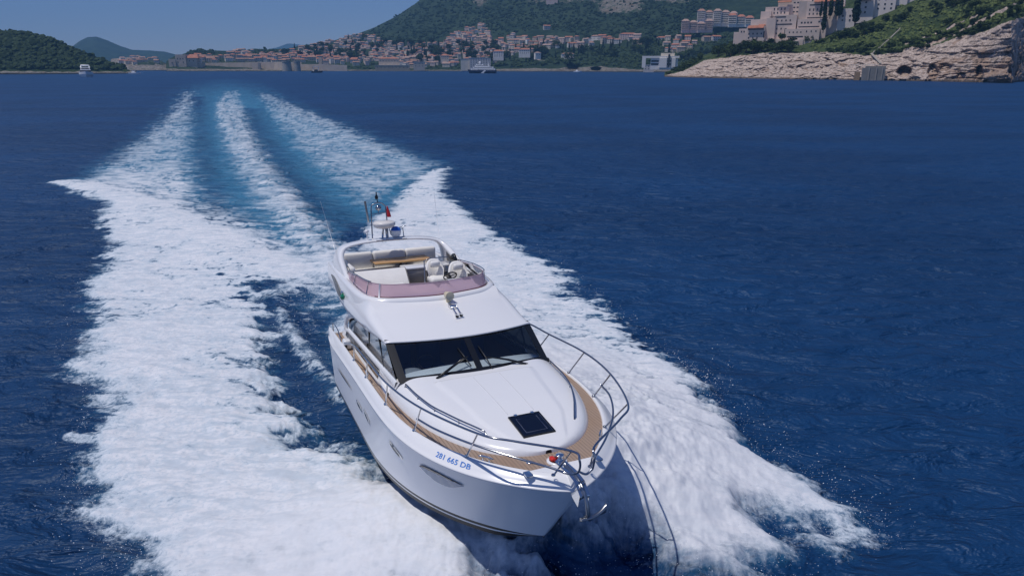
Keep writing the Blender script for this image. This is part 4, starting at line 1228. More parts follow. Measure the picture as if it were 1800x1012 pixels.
# windlass with its red brake cap, deck fittings
mb = MB(); wx, wy, wz = 12.05, 0.0, float(deck_z(12.05))
mb.lathe([(0.17, 0), (0.17, 0.02), (0.13, 0.03)], (wx, wy, wz), 18, 1)
mb.lathe([(0.075, 0.02), (0.08, 0.05), (0.055, 0.08), (0.075, 0.11), (0.06, 0.13), (0, 0.135)], (wx + 0.02, wy + 0.04, wz), 18, 0)
mb.rbox((wx - 0.07, wy - 0.12, wz + 0.02), (wx + 0.05, wy - 0.03, wz + 0.09), 0.03, 2)
ypart('windlass', mb, [M_STEEL, M_GEL, M_REDL])
def cleat(x, y, z, ang):
    mb = MB(); c, s = math.cos(ang), math.sin(ang)
    def tp(a, b, h): return (x + a * c - b * s, y + a * s + b * c, z + h)
    for a in (-0.06, 0.06): mb.tube([tp(a, 0, -0.02), tp(a, 0, 0.055)], 0.014, 6)
    mb.tube([tp(-0.14, 0, 0.05), tp(-0.06, 0, 0.065), tp(0.06, 0, 0.065), tp(0.14, 0, 0.05)], [0.010, 0.016, 0.016, 0.010], 8)
    ypart('cleat', mb, [M_STEEL])
for sg in (-1, 1):
    cleat(11.62, sg * 1.06, DK(11.6)[1] - 0.01, -sg * 0.65)
    cleat(7.0, sg * 1.95, 2.07, 0.0)
    mb = MB(); mb.rbox((12.22, sg * 0.62 - 0.07, DK(12.2)[1] - 0.02), (12.38, sg * 0.62 + 0.05, DK(12.2)[1] + 0.015), 0.02); ypart('fairlead', mb, [M_STEEL])
mb = MB(); mb.lathe([(0.06, 0.0), (0.06, 0.008), (0.0, 0.01)], (11.9, -0.42, float(deck_z(11.9))), 14); ypart('deck_filler', mb, [M_STEEL])
mb = MB(); mb.rbox((4.35, -1.98, 1.95), (4.62, -1.80, 2.16), 0.05, 0); mb.rbox((4.45, -1.99, 1.98), (4.64, -1.90, 2.05), 0.02, 1); ypart('side_fender', mb, [M_GEL, M_FRAME])
# after cockpit: bulkhead, sole and quarter coamings
mb = MB(); mb.box((2.8, -1.95, 1.55), (3.3, 1.95, 1.60)); ypart('cockpit_sole', mb, [M_TEAK])
mb = MB(); mb.box((3.3, -1.45, 1.30), (3.38, 1.45, 2.80)); ypart('saloon_bulkhead', mb, [M_FRAME])
mb = MB(); mb.box((2.72, -1.9, 0.5), (2.95, 1.9, 1.86)); ypart('transom_coaming', mb, [M_GEL])
for sg in (-1, 1):
    mb = MB(); mb.tube(spline([(2.85, sg * 1.93, 1.85), (2.88, sg * 1.94, 2.12), (3.2, sg * 1.96, 2.22), (3.9, sg * 1.98, 2.22), (4.3, sg * 1.99, 2.02)], 24), 0.014, 6); ypart('quarter_rail', mb, [M_RAIL])
mb = MB(); mb.rbox((1.6, -1.6, 0.25), (2.8, 1.6, 0.40), 0.05); ypart('swim_platform', mb, [M_TEAK])
# ------------------------------------------------------------------ land
def land_material(name, green, dark, rock, rock_lo, veg_attr=True, scale=0.02):
    t = NT(name)
    pos = t.new('ShaderNodeNewGeometry').outputs['Position']
    n1 = t.noise(scale, 6, 0.6, pos, 0.4); n2 = t.noise(scale * 6, 5, 0.65, pos, 0.3); n3 = t.noise(scale * 26, 4, 0.6, pos)
    g = t.mix(t.mrange(n1, 0.38, 0.62), green, dark)
    g = t.mix(t.mrange(n2, 0.45, 0.68, 0, 0.6), g, tuple(c * 1.6 for c in green))
    m = t.new('ShaderNodeMapping'); m.inputs['Scale'].default_value = (1, 1, 3.2); m.inputs['Rotation'].default_value = (0.25, 0.62, 0); t.link(pos, m.inputs['Vector'])
    s1 = t.noise(scale * 9, 7, 0.7, m.outputs['Vector'], 0.8)
    r = t.ramp(s1, [(0.30, rock_lo), (0.46, tuple(0.6 * a + 0.4 * b for a, b in zip(rock, rock_lo))), (0.60, rock), (0.8, tuple(min(1, c * 1.15) for c in rock))])
    r = t.mix(t.mrange(n2, 0.55, 0.75, 0, 0.55), r, (rock[0] * 0.75, rock[1] * 0.58, rock[2] * 0.42))
    vo = t.new('ShaderNodeTexVoronoi'); vo.feature = 'DISTANCE_TO_EDGE'; vo.inputs['Scale'].default_value = scale * 9; t.link(m.outputs['Vector'], vo.inputs['Vector'])
    crack = t.mrange(vo.outputs['Distance'], 0.0, 0.07)
    r = t.mix(crack, tuple(c * 0.6 for c in rock_lo), r)
    zone = t.new('ShaderNodeAttribute', attribute_name='stained').outputs['Fac']
    stain = t.math('ADD', t.noise(scale * 2.4, 5, 0.65, pos, 0.6), t.math('MULTIPLY', zone, 0.13))
    r = t.mix(t.mrange(stain, 0.54, 0.68, 0, 0.75), r, (rock[0] * 0.50, rock[1] * 0.40, rock[2] * 0.32))
    r = t.mix(t.mrange(t.math('ADD', t.noise(scale * 4.5, 4, 0.6, pos, 0.4), t.math('MULTIPLY', zone, 0.12)), 0.62, 0.74, 0, 0.8), r, tuple(c * 0.35 for c in rock_lo))
    sz = t.new('ShaderNodeSeparateXYZ'); t.link(pos, sz.inputs[0])
    wet = t.math('ADD', sz.outputs['Z'], t.math('MULTIPLY', t.math('SUBTRACT', n2, 0.5), 3.0))
    r = t.mix(t.mrange(wet, 0.5, 1.7), tuple(c * 0.42 for c in rock_lo), r)
    veg = t.new('ShaderNodeAttribute', attribute_name='veg').outputs['Fac']
    v = t.math('ADD', veg, t.math('MULTIPLY', t.math('SUBTRACT', n2, 0.5), 0.9))
    v = t.math('ADD', v, t.math('MULTIPLY', t.math('SUBTRACT', n3, 0.5), 0.4))
    t.link(t.mix(t.mrange(v, 0.42, 0.58), r, g), t.b.inputs['Base Color'])
    t.set(Roughness=0.95)
    t.b.inputs['Specular IOR Level'].default_value = 0.1
    t.link(t.bump(t.math('ADD', s1, n3), 0.9, 1.2), t.b.inputs['Normal'])
    return t.m

class Land:
    """a hillside given by its shoreline and the height its ground reaches with distance, bearing by bearing"""
    def __init__(s, cols, n_b, n_r, pad=0.0):
        # cols: (px, [(distance, picture row)...]) from the shore up
        s.cols = cols; s.px = np.array([c[0] for c in cols], float); s.n_b = n_b; s.n_r = n_r
    def prof(s, px):
        i = int(np.clip(np.searchsorted(s.px, px) - 1, 0, len(s.cols) - 2))
        f = (px - s.px[i]) / (s.px[i + 1] - s.px[i]); f = min(max(f, 0), 1)
        A = np.array(s.cols[i][1], float); B = np.array(s.cols[i + 1][1], float)
        return A * (1 - f) + B * f
    def point_u(s, px, u):
        P = s.prof(px); k = len(P) - 1
        t = np.clip(u, 0, 1) * k; i = min(int(t), k - 1); f = t - i
        d, y = P[i] * (1 - f) + P[i + 1] * f
        return d, y
    def ground(s, px, py):
        """distance at which the ground is seen at this picture point"""
        P = s.prof(px)
        ys = P[:, 1][::-1]; ds = P[:, 0][::-1]
        return float(np.interp(py, ys, ds))
    def at(s, px, py):
        return at(px, py, s.ground(px, py))
    def build(s, name, material, veg_fn, rough_fn, under=4.0, back=200.0, stain_fn=None):
        pxs = np.linspace(s.px[0], s.px[-1], s.n_b)
        V = np.zeros((s.n_b, s.n_r + 3, 3)); veg = np.zeros((s.n_b, s.n_r + 3))
        for a, px in enumerate(pxs):
            for b in range(s.n_r + 1):
                u = b / s.n_r
                d, y = s.point_u(px, u)
                V[a, b + 1] = at(px, y, d); veg[a, b + 1] = veg_fn(px, y)
            p = V[a, 1].copy(); p[2] = -under; V[a, 0] = p; veg[a, 0] = 0
            q = V[a, -2].copy(); q[:2] *= 1 + back / math.hypot(q[0], q[1]); q[2] *= 0.75; V[a, -1] = q; veg[a, -1] = veg[a, -2]
        V = rough_fn(V, pxs)
        n, m = V.shape[:2]
        ii, jj = np.meshgrid(np.arange(n - 1), np.arange(m - 1), indexing='ij'); q = (ii * m + jj).ravel()
        F_ = np.stack([q, q + m, q + m + 1, q + 1], 1)
        me = mesh_from(name, V.reshape(-1, 3), F_, [material], smooth=True)
        at_ = me.attributes.new('veg', 'FLOAT', 'POINT'); at_.data.foreach_set('value', veg.ravel().astype(np.float32))
        if stain_fn:
            sv = np.zeros((s.n_b, s.n_r + 3))
            for a, px in enumerate(pxs):
                for b in range(s.n_r + 1): sv[a, b + 1] = stain_fn(px, s.point_u(px, b / s.n_r)[1])
            at2 = me.attributes.new('stained', 'FLOAT', 'POINT'); at2.data.foreach_set('value', sv.ravel().astype(np.float32))
        return link(name, me)

def bumpy(amp, wl, octs=4, seed=0, ridge=0.0):
    def fn(V, pxs):
        P = V[:, 1:, :]
        nz = fbm(P[..., 0] / wl, P[..., 1] / wl + P[..., 2] / wl, octs, seed, 0.55)
        fade = np.clip(P[..., 2] / (amp * 2 + 1e-6), 0, 1)
        P[..., 2] += amp * nz * fade
        return V
    return fn

# island with a dense wood, on the left
ISL = Land([(-260, [(1060, 128), (1100, 122), (1160, 84), (1230, 60)]), (-60, [(1060, 128), (1100, 121), (1150, 82), (1220, 58)]), (30, [(1065, 128), (1100, 121), (1150, 82), (1210, 59)]),
            (75, [(1070, 128), (1100, 121.5), (1140, 90), (1200, 67)]), (110, [(1075, 128), (1100, 122), (1140, 98), (1190, 79)]), (150, [(1080, 127.8), (1100, 122), (1130, 108), (1180, 97)]),
            (190, [(1085, 127.6), (1100, 123), (1125, 116), (1160, 111)]), (222, [(1090, 127.5), (1098, 124.5), (1110, 123), (1130, 122.5)]), (236, [(1092, 128.2), (1094, 128.0), (1100, 127.6), (1110, 127.4)])], 150, 26)
M_ISL = land_material('island_ground', (0.030, 0.050, 0.018), (0.016, 0.030, 0.012), (0.36, 0.33, 0.29), (0.10, 0.09, 0.08), scale=0.03)
tag(ISL.build('island', M_ISL, lambda px, y: float(sstep(127.2, 125.2, y + 0.9 * math.sin(px * 0.21) * math.sin(px * 0.071 + 1))), bumpy(2.5, 26, 4, 5)), 'low wooded island with a pale rocky shore', 'island', kind='structure')
# far blue hills
M_FAR = land_material('far_hill_ground', (0.030, 0.050, 0.030), (0.018, 0.034, 0.024), (0.25, 0.24, 0.22), (0.12, 0.12, 0.11), scale=0.004)
FAR = Land([(60, [(4000, 119), (4300, 112), (4600, 110)]), (125, [(4000, 119), (4300, 98), (4600, 84)]), (140, [(4000, 119), (4300, 88), (4600, 72)]), (155, [(4000, 119), (4300, 84), (4600, 65.5)]), (170, [(4000, 119), (4300, 84), (4600, 65)]),
            (190, [(4000, 119), (4300, 88), (4600, 72)]), (212, [(4000, 119), (4300, 93), (4600, 82)]), (232, [(4000, 119), (4300, 97), (4600, 88)]), (262, [(4000, 119), (4300, 99), (4600, 89)]), (290, [(4000, 119), (4300, 101), (4600, 91.5)]),
            (312, [(4000, 119), (4300, 104), (4600, 97)]), (350, [(4000, 119), (4300, 108), (4600, 104)])], 90, 14)
tag(FAR.build('hills', M_FAR, lambda px, y: 1.0, bumpy(5, 130, 4, 9)), 'blue cone-shaped hill far behind the island', 'hill', kind='structure')
FAR2 = Land([(440, [(8200, 118.4), (8600, 100), (9000, 96)]), (485, [(8200, 118.4), (8600, 95), (9000, 84)]), (506, [(8200, 118.4), (8600, 92), (9000, 76.5)]), (522, [(8200, 118.4), (8600, 92), (9000, 78)]), (545, [(8200, 118.4), (8600, 95), (9000, 83)]), (620, [(8200, 118.4), (8600, 98), (9000, 88)])], 40, 8)
tag(FAR2.build('hills', M_FAR, lambda px, y: 1.0, bumpy(8, 200, 3, 19)), 'faint blue hills beyond the town on the horizon', 'hill', kind='structure')
# headland left of the fort, and the fort's rock
M_COAST = land_material('coast_ground', (0.040, 0.060, 0.026), (0.020, 0.036, 0.018), (0.34, 0.30, 0.26), (0.10, 0.09, 0.085), scale=0.02)
BACK = Land([(195, [(1780, 124), (1840, 112), (1920, 104)]), (235, [(1780, 124), (1840, 112), (1940, 101)]), (262, [(1780, 124), (1830, 110), (1920, 103)]), (283, [(1790, 124), (1850, 113), (1920, 106)]), (296, [(1800, 124), (1860, 118), (1920, 114)]), (304, [(1800, 124), (1860, 122), (1920, 121)])], 60, 20)
tag(BACK.build('coast', M_COAST, lambda px, y: float(0.62 if (px > 240 and y < 114) else 0.38), bumpy(3, 30, 4, 29)), 'low rocky coast left of the old town', 'coast', kind='structure')
# the mountainside behind the town, with its shore
def C(px, d0, *rows): return (px, [(d0, None)] + list(rows))
MAIN = Land([
    (292, [(1570, 124.6), (1590, 119), (1650, 113), (1700, 110), (1760, 109.5), (1850, 109)]),
    (306, [(1560, 124.6), (1580, 117), (1640, 109), (1700, 104), (1800, 101), (1900, 100)]),
    (330, [(1550, 124.8), (1575, 118), (1640, 108), (1720, 100), (1850, 95), (1950, 93)]),
    (352, [(1545, 124.8), (1570, 121), (1640, 110), (1740, 98), (1900, 90), (2000, 87.5)]),
    (380, [(1540, 125), (1560, 121), (1640, 111), (1760, 99), (1900, 91), (2000, 89)]),
    (420, [(1535, 125), (1560, 121), (1640, 112), (1780, 101), (1900, 95), (2050, 91.5)]),
    (445, [(1530, 125), (1560, 121), (1640, 112), (1780, 100), (1880, 92), (2000, 86)]),
    (475, [(1525, 125), (1560, 121), (1640, 112), (1800, 99), (1900, 91), (2000, 85.5)]),
    (500, [(1520, 125), (1560, 121), (1650, 112), (1800, 99), (1920, 90), (2050, 86.5)]),
    (540, [(1515, 125.2), (1560, 120), (1650, 111), (1800, 97), (1950, 86), (2100, 79.5)]),
    (580, [(1510, 125.2), (1560, 119), (1650, 109), (1800, 93), (1980, 79), (2150, 72.5)]),
    (622, [(1505, 125.3), (1560, 119), (1650, 107), (1800, 90), (2000, 71), (2200, 62)]),
    (650, [(1500, 125.4), (1550, 119), (1650, 107), (1800, 88), (2000, 65), (2250, 53)]),
    (700, [(1480, 125.5), (1540, 118), (1640, 105), (1800, 84), (2000, 56), (2320, 27)]),
    (745, [(1460, 125.7), (1520, 117.5), (1620, 104), (1800, 80), (2000, 48), (2400, -4)]),
    (800, [(1430, 125.9), (1490, 117), (1600, 102), (1780, 76), (2000, 38), (2450, -50)]),
    (860, [(1390, 126.1), (1450, 118), (1560, 102), (1740, 72), (2000, 26), (2500, -85)]),
    (920, [(1350, 126.4), (1400, 119), (1510, 101), (1700, 68), (2000, 10), (2500, -110)]),
    (1000, [(1320, 126.6), (1350, 120), (1460, 100), (1650, 64), (2000, -5), (2500, -120)]),
    (1100, [(1270, 126.8), (1310, 120), (1420, 99), (1600, 58), (1950, -20), (2450, -125)]),
    (1200, [(1240, 127), (1280, 119), (1390, 94), (1550, 50), (1900, -30), (2400, -125)]),
    (1320, [(1220, 127), (1260, 118), (1370, 88), (1520, 40), (1850, -40), (2400, -125)]),
    (1500, [(1220, 127), (1260, 118), (1370, 80), (1520, 20), (1850, -60), (2400, -125)]),
    (1700, [(1220, 127), (1260, 118), (1370, 80), (1520, 20), (1850, -60), (2400, -125)])], 330, 90)
M_MAIN = land_material('mountain_ground', (0.030, 0.048, 0.024), (0.014, 0.028, 0.015), (0.24, 0.215, 0.185), (0.10, 0.09, 0.075), scale=0.012)
def main_veg(px, y):
    rockline = np.interp(px, [290, 640, 850, 900, 980, 1010, 1060, 1120, 1180], [121, 123, 123.3, 120, 121.2, 117, 118, 122.6, 123])
    v = float(sstep(rockline + 1.2, rockline - 1.2, y))
    # bare scree and limestone high on the mountain
    k = max(float(sstep(40, 0, abs(px - 845)) * sstep(26, 2, y)), float(sstep(75, 20, abs(px - 1090)) * sstep(38, 16, y)), float(sstep(120, 60, abs(px - 1000)) * sstep(16, 2, y)) * 0.8, float(sstep(100, 0, abs(px - 1180)) * sstep(14, 0, y)))
    return v * (1 - 0.58 * k)
def main_rough(V, pxs):
    V = bumpy(5.0, 60, 5, 39)(V, pxs)
    P = V[:, 1:8]
    nz = fbm(P[..., 0] / 7, P[..., 2] / 5, 4, 49, 0.6)
    P[..., 1] += 6.0 * nz; P[..., 0] += 3.0 * nz
    # the dark sea cave
    for cpx, cpy, w, h, dep in ((1007, 116, 13, 9.5, 85), (1048, 121.5, 10, 4, 40)):
        for a, px in enumerate(pxs):
            if abs(px - cpx) > w: continue
            for b in range(V.shape[1]):
                p = V[a, b]
                r = np.hypot(p[0], p[1])
                y = CY - F_PX * math.tan(math.atan2(p[2] - CAM_H, r) + PITCH)
                q = ((px - cpx) / w) ** 2 + ((y - cpy) / h) ** 2
                if q < 1: V[a, b, :2] *= 1 + dep / r * min(1, (1 - q) * 5)
    return V
tag(MAIN.build('mountainside', M_MAIN, main_veg, main_rough), 'tall green mountainside with grey bare patches above the town', 'mountain', kind='structure')

def cells(u, v, seed=0):
    """blocky rock: random level per block, and closeness to a crack"""
    iu = np.floor(u).astype(np.int64); iv = np.floor(v).astype(np.int64)
    f1 = np.full(u.shape, 9.0); f2 = np.full(u.shape, 9.0); val = np.zeros(u.shape)
    for du in (-1, 0, 1):
        for dv in (-1, 0, 1):
            a = iu + du; b = iv + dv
            h = (a * 374761393 + b * 668265263 + seed * 974711) & 0xffffffff
            h = ((h ^ (h >> 13)) * 1274126177) & 0xffffffff; h ^= h >> 16
            d = np.hypot(u - a - (h & 255) / 255.0, v - b - ((h >> 8) & 255) / 255.0)
            c = ((h >> 16) & 255) / 255.0
            near = d < f1
            f2 = np.where(near, f1, np.minimum(f2, d)); val = np.where(near, c, val); f1 = np.where(near, d, f1)
    return val, f2 - f1

# the near headland on the right: limestone ledges below, scrub above
def hd(px, d0, y0, *r): return (px, [(d0, y0)] + list(r))
HEAD = Land([
    (1168, [(690, 134.6), (700, 134.0), (730, 133.0), (770, 131.5), (800, 130.8)]),
    (1180, [(668, 135.2), (680, 133.2), (720, 130.0), (770, 126.0), (830, 124.0)]),
    (1205, [(640, 136.3), (655, 131.0), (690, 124.0), (760, 115), (860, 108)]),
    (1240, [(622, 137), (640, 129.5), (670, 116.0), (760, 104), (880, 96)]),
    (1280, [(608, 137.4), (630, 126), (655, 108.0), (740, 92), (880, 82)]),
    (1310, [(600, 137.6), (622, 124), (645, 101.5), (690, 84), (880, 70)]),
    (1360, [(590, 138), (612, 122), (638, 99), (688, 81), (880, 50)]),
    (1410, [(582, 138.4), (604, 122), (632, 97.5), (688, 79), (880, 20)]),
    (1450, [(575, 138.7), (596, 122), (626, 97), (690, 68), (880, -20)]),
    (1500, [(562, 139), (582, 123), (614, 99), (680, 54), (880, -50)]),
    (1540, [(552, 139.2), (572, 124), (604, 100), (675, 44), (860, -60)]),
    (1600, [(540, 139.6), (556, 121), (586, 90), (655, 32), (840, -70)]),
    (1650, [(530, 140), (543, 118), (570, 82), (640, 22), (820, -75)]),
    (1700, [(518, 140.5), (528, 115), (552, 76), (620, 10), (800, -80)]),
    (1740, [(508, 141), (516, 108), (536, 60), (600, 0), (780, -85)]),
    (1768, [(500, 141.5), (506, 100), (520, 44), (590, -12), (760, -90)]),
    (1778, [(498, 141.6), (506, 96), (518, 38), (588, -16), (760, -90)]),
    (1788, [(536, 139.7), (540, 90), (546, 34), (600, -18), (760, -90)]),
    (1830, [(610, 137.2), (614, 85), (620, 25), (660, -30), (800, -95)]),
    (1900, [(740, 133.6), (744, 80), (750, 15), (790, -40), (900, -100)]),
    (2150, [(900, 130.8), (906, 80), (912, 0), (960, -60), (1100, -110)])], 760, 140)
M_HEAD = land_material('limestone_headland', (0.060, 0.082, 0.030), (0.030, 0.050, 0.020), (0.68, 0.555, 0.48), (0.30, 0.23, 0.19), scale=0.035)
RX = [1168, 1200, 1240, 1300, 1350, 1400, 1440, 1480, 1510, 1540, 1570, 1600, 1650, 1690, 1710, 1740, 1760, 1800, 1900]
RY = [133, 126, 106, 98.5, 93, 93.5, 91, 93, 97, 97, 93, 84, 79, 62, 62, 52, 42, 30, 20]
def rockline(px): return float(np.interp(px, RX, RY))
def head_veg(px, y):
    r = rockline(px)
    v = float(sstep(r + 5, r - 5, y))
    if 1590 < px < 1720:
        l2 = np.interp(px, [1590, 1650, 1720], [78, 58, 26]); v *= 1 - 0.8 * math.exp(-((y - l2) / 2.6) ** 2)
    if px > 1560:                                   # bare strip running up the slope
        ln = np.interp(px, [1560, 1650, 1700, 1750, 1800], [100, 72, 50, 24, 0])
        v *= 1 - 0.85 * math.exp(-((y - ln) / 4.0) ** 2)
    return v
def head_rough(V, pxs):
    P = V[:, 1:]
    X, Y_, Z = P[..., 0], P[..., 1], P[..., 2]
    r = np.hypot(X, Y_)
    # tilted beds make ledges; joints and blocks break them
    warp = fbm(X / 22, Z / 13 + Y_ / 40, 3, 59)
    bed = (Z - 0.45 * X + 0.10 * Y_) / 4.2 + 1.5 * warp
    led = np.abs((bed % 1.0) - 0.5) * 2
    nz = fbm(X / 9, Z / 5 + Y_ / 14, 5, 69, 0.6); n2 = fbm(X / 2.6, Z / 1.7, 4, 79, 0.6)
    wv, ws_ = 0.9 * fbm(X / 10, Z / 6, 3, 93), 0.8 * fbm(X / 9, Z / 5 + 7, 3, 97)
    c1, e1 = cells((0.85 * X + 0.5 * Z) / 9.0 + wv, (Z - 0.42 * X) / 4.6 + ws_, 3)
    c2, e2 = cells((0.9 * X + 0.4 * Z) / 3.4 + wv, (Z - 0.38 * X) / 1.9 + ws_, 5)
    rk = np.array([[rockline(px) for _ in range(P.shape[1])] for px in pxs])
    row = CY - F_PX * np.tan(np.arctan2(Z - CAM_H, r) + PITCH)
    rock = sstep(-14, 2, row - rk)
    big = fbm(X / 17, Z / 9 + Y_ / 30, 3, 63)
    amt = (2.6 * (1 - led) * np.clip(0.4 + warp, 0, 1) + 5.0 * big + 2.0 * nz + 1.0 * n2 + 3.6 * (c1 - 0.5) + 1.7 * (c2 - 0.5) - 2.6 * np.exp(-(e1 / 0.10) ** 2) - 0.9 * np.exp(-(e2 / 0.12) ** 2)) * (0.15 + 0.85 * rock) * np.clip(1 - 0.0 * Z, 0, 1)
    k = 1 - amt / r
    P[..., 0] *= k; P[..., 1] *= k
    P[..., 2] += (0.9 * nz + 0.5 * n2) * np.clip(Z / 3, 0, 1) * (1 - 0.4 * rock)
    for cpx, cpy, w, h, dep in ((1590, 125, 14, 10, 18), (1640, 126, 10, 14, 9), (1662, 118, 12, 7, 5), (1722, 127, 8, 13, 8), (1705, 96, 16, 4, 4), (1690, 132, 9, 7, 5), (1780, 124, 9, 9, 8), (1610, 136, 9, 4, 4), (1560, 133, 7, 4, 3)):
        q = ((pxs[:, None] - cpx) / w) ** 2 + ((row - cpy) / h) ** 2 + 0.5 * nz
        s_ = np.clip((1 - q) * 2.2, 0, 1)
        P[..., 0] *= 1 + s_ * dep / r; P[..., 1] *= 1 + s_ * dep / r
    return V
tag(HEAD.build('headland', M_HEAD, head_veg, head_rough, back=300, stain_fn=lambda px, y: float(sstep(1600, 1670, px) * sstep(np.interp(px, [1600, 1700, 1790], [112, 84, 60]), np.interp(px, [1600, 1700, 1790], [124, 100, 84]), y))), 'pinkish limestone headland with green scrub above its ledges', 'headland', kind='structure')

# ------------------------------------------------------------------ greenery
def leaf_mat(name, lo, hi):
    t = NT(name)
    oi = t.new('ShaderNodeObjectInfo').outputs['Random']
    n = t.noise(0.35, 4, 0.6, t.new('ShaderNodeNewGeometry').outputs['Position'])
    f = t.math('ADD', t.math('MULTIPLY', oi, 0.5), t.math('MULTIPLY', n, 0.55))
    t.link(t.ramp(f, [(0.2, lo), (0.75, hi)]), t.b.inputs['Base Color'])
    t.set(Roughness=0.85); t.b.inputs['Specular IOR Level'].default_value = 0.15
    return t.m
M_LEAF = leaf_mat('broad_leaves', (0.018, 0.034, 0.012), (0.058, 0.086, 0.026))
M_PINE = leaf_mat('pine_needles', (0.012, 0.026, 0.012), (0.036, 0.058, 0.022))
M_CYP = leaf_mat('cypress_leaves', (0.010, 0.022, 0.012), (0.024, 0.042, 0.018))
M_BARK = mat('tree_bark', (0.10, 0.075, 0.055), 0.9, var=0.2, scale=2)
def leaf_cloud(lobes, n, size, rnd):
    """many leaf-sized faces spread through the lobes"""
    V, F_ = [], []
    tot = sum(l[3] ** 2 for l in lobes)
    for (cx_, cy_, cz_, r, fz) in lobes:
        k = int(n * r * r / tot)
        for _ in range(k):
            d = np.array([rnd.gauss(0, 1) for _ in range(3)]); d /= np.linalg.norm(d)
            rr = r * (0.55 + 0.5 * rnd.random())
            p = np.array([cx_, cy_, cz_]) + d * rr * np.array([1, 1, fz])
            a = np.array([rnd.gauss(0, 1) for _ in range(3)]); a = a - d * a.dot(d) * 0.7; a /= np.linalg.norm(a) + 1e-9
            b = np.cross(d, a); s_ = size * (0.6 + 0.8 * rnd.random())
            i = len(V)
            V += [p + a * s_, p + b * s_ * 0.7, p - a * s_, p - b * s_ * 0.7 + d * s_ * 0.4]
            F_.append((i, i + 1, i + 2, i + 3))
    return V, F_
def make_tree_kind(seed, kind):
    rnd = random.Random(seed)
    if kind == 'cypress':
        lobes = [(rnd.gauss(0, .08), rnd.gauss(0, .08), 0.9 + i * 0.95, 0.95 * (1 - 0.085 * abs(i - 2) ** 1.25) if i < 8 else 0.3, 1.0) for i in range(9)]
        V, F_ = leaf_cloud(lobes, 520, 0.42, rnd); tr = [(0.16, 0), (0.10, 6)]
    elif kind == 'pine':
        lobes = [(rnd.gauss(0, 1.5), rnd.gauss(0, 1.5), 3.6 + rnd.random() * 3.2, 1.2 + rnd.random() * 0.9, 0.62) for _ in range(10)]
        V, F_ = leaf_cloud(lobes, 620, 0.42, rnd); tr = [(0.28, 0), (0.20, 2.6), (0.10, 6)]
    else:
        lobes = [(rnd.gauss(0, 1.35), rnd.gauss(0, 1.35), 2.3 + rnd.random() * 2.6, 1.15 + rnd.random() * 0.9, 0.85) for _ in range(9)]
        V, F_ = leaf_cloud(lobes, 620, 0.40, rnd); tr = [(0.26, 0), (0.18, 2.0), (0.08, 4.4)]
    crown = mesh_from('crown', V, F_, [{'cypress': M_CYP, 'pine': M_PINE}.get(kind, M_LEAF)])
    mb = MB(); mb.tube([(0, 0, -1.0)] + [(0.1 * h * rnd.uniform(-1, 1) * 0.3, 0, h) for r, h in tr], [tr[0][0]] + [r for r, h in tr], 6)
    for _ in range(3):
        a = rnd.random() * 6.3; z = tr[-1][1] * 0.5
        if kind != 'cypress': mb.tube([(0, 0, z), (1.2 * math.cos(a), 1.2 * math.sin(a), z + 1.5)], [0.10, 0.04], 5)
    return crown, mb.mesh('trunk', [M_BARK])
KINDS_ = {k: [make_tree_kind(100 + i + 10 * j, k) for i in range(5)] for j, k in enumerate(('broad', 'pine', 'cypress'))}
def bush_mesh(seed):
    rnd = random.Random(seed)
    lobes = [(rnd.gauss(0, .9), rnd.gauss(0, .9), 0.5 + rnd.random() * 0.6, 0.75 + rnd.random() * 0.5, 0.8) for _ in range(6)]
    V, F_ = leaf_cloud(lobes, 300, 0.36, rnd)
    return mesh_from('bush', V, F_, [M_LEAF])
BUSH = [bush_mesh(300 + i) for i in range(5)]
def tree(kind, p, h, label, group):
    crown, trunk = random.choice(KINDS_[kind])
    nm = {'broad': 'broadleaf_tree', 'pine': 'pine_tree', 'cypress': 'cypress_tree'}[kind]
    r = empty(nm, loc=p); base = {'broad': 6.2, 'pine': 8.0, 'cypress': 9.6}[kind]
    s_ = h / base; r.scale = (s_ * random.uniform(0.9, 1.2), s_ * random.uniform(0.9, 1.2), s_); r.rotation_euler.z = random.random() * 6.28
    tag(r, label, 'tree', group)
    link('crown', crown, r); link('trunk', trunk, r)
    return r
def bush(p, w, label, group):
    o = link('shrub', random.choice(BUSH)); o.location = p; s_ = w / 3.4; o.scale = (s_ * random.uniform(.9, 1.3), s_ * random.uniform(.9, 1.3), s_ * random.uniform(.6, 1.0)); o.rotation_euler.z = random.random() * 6.28
    tag(o, label, 'shrub', group)

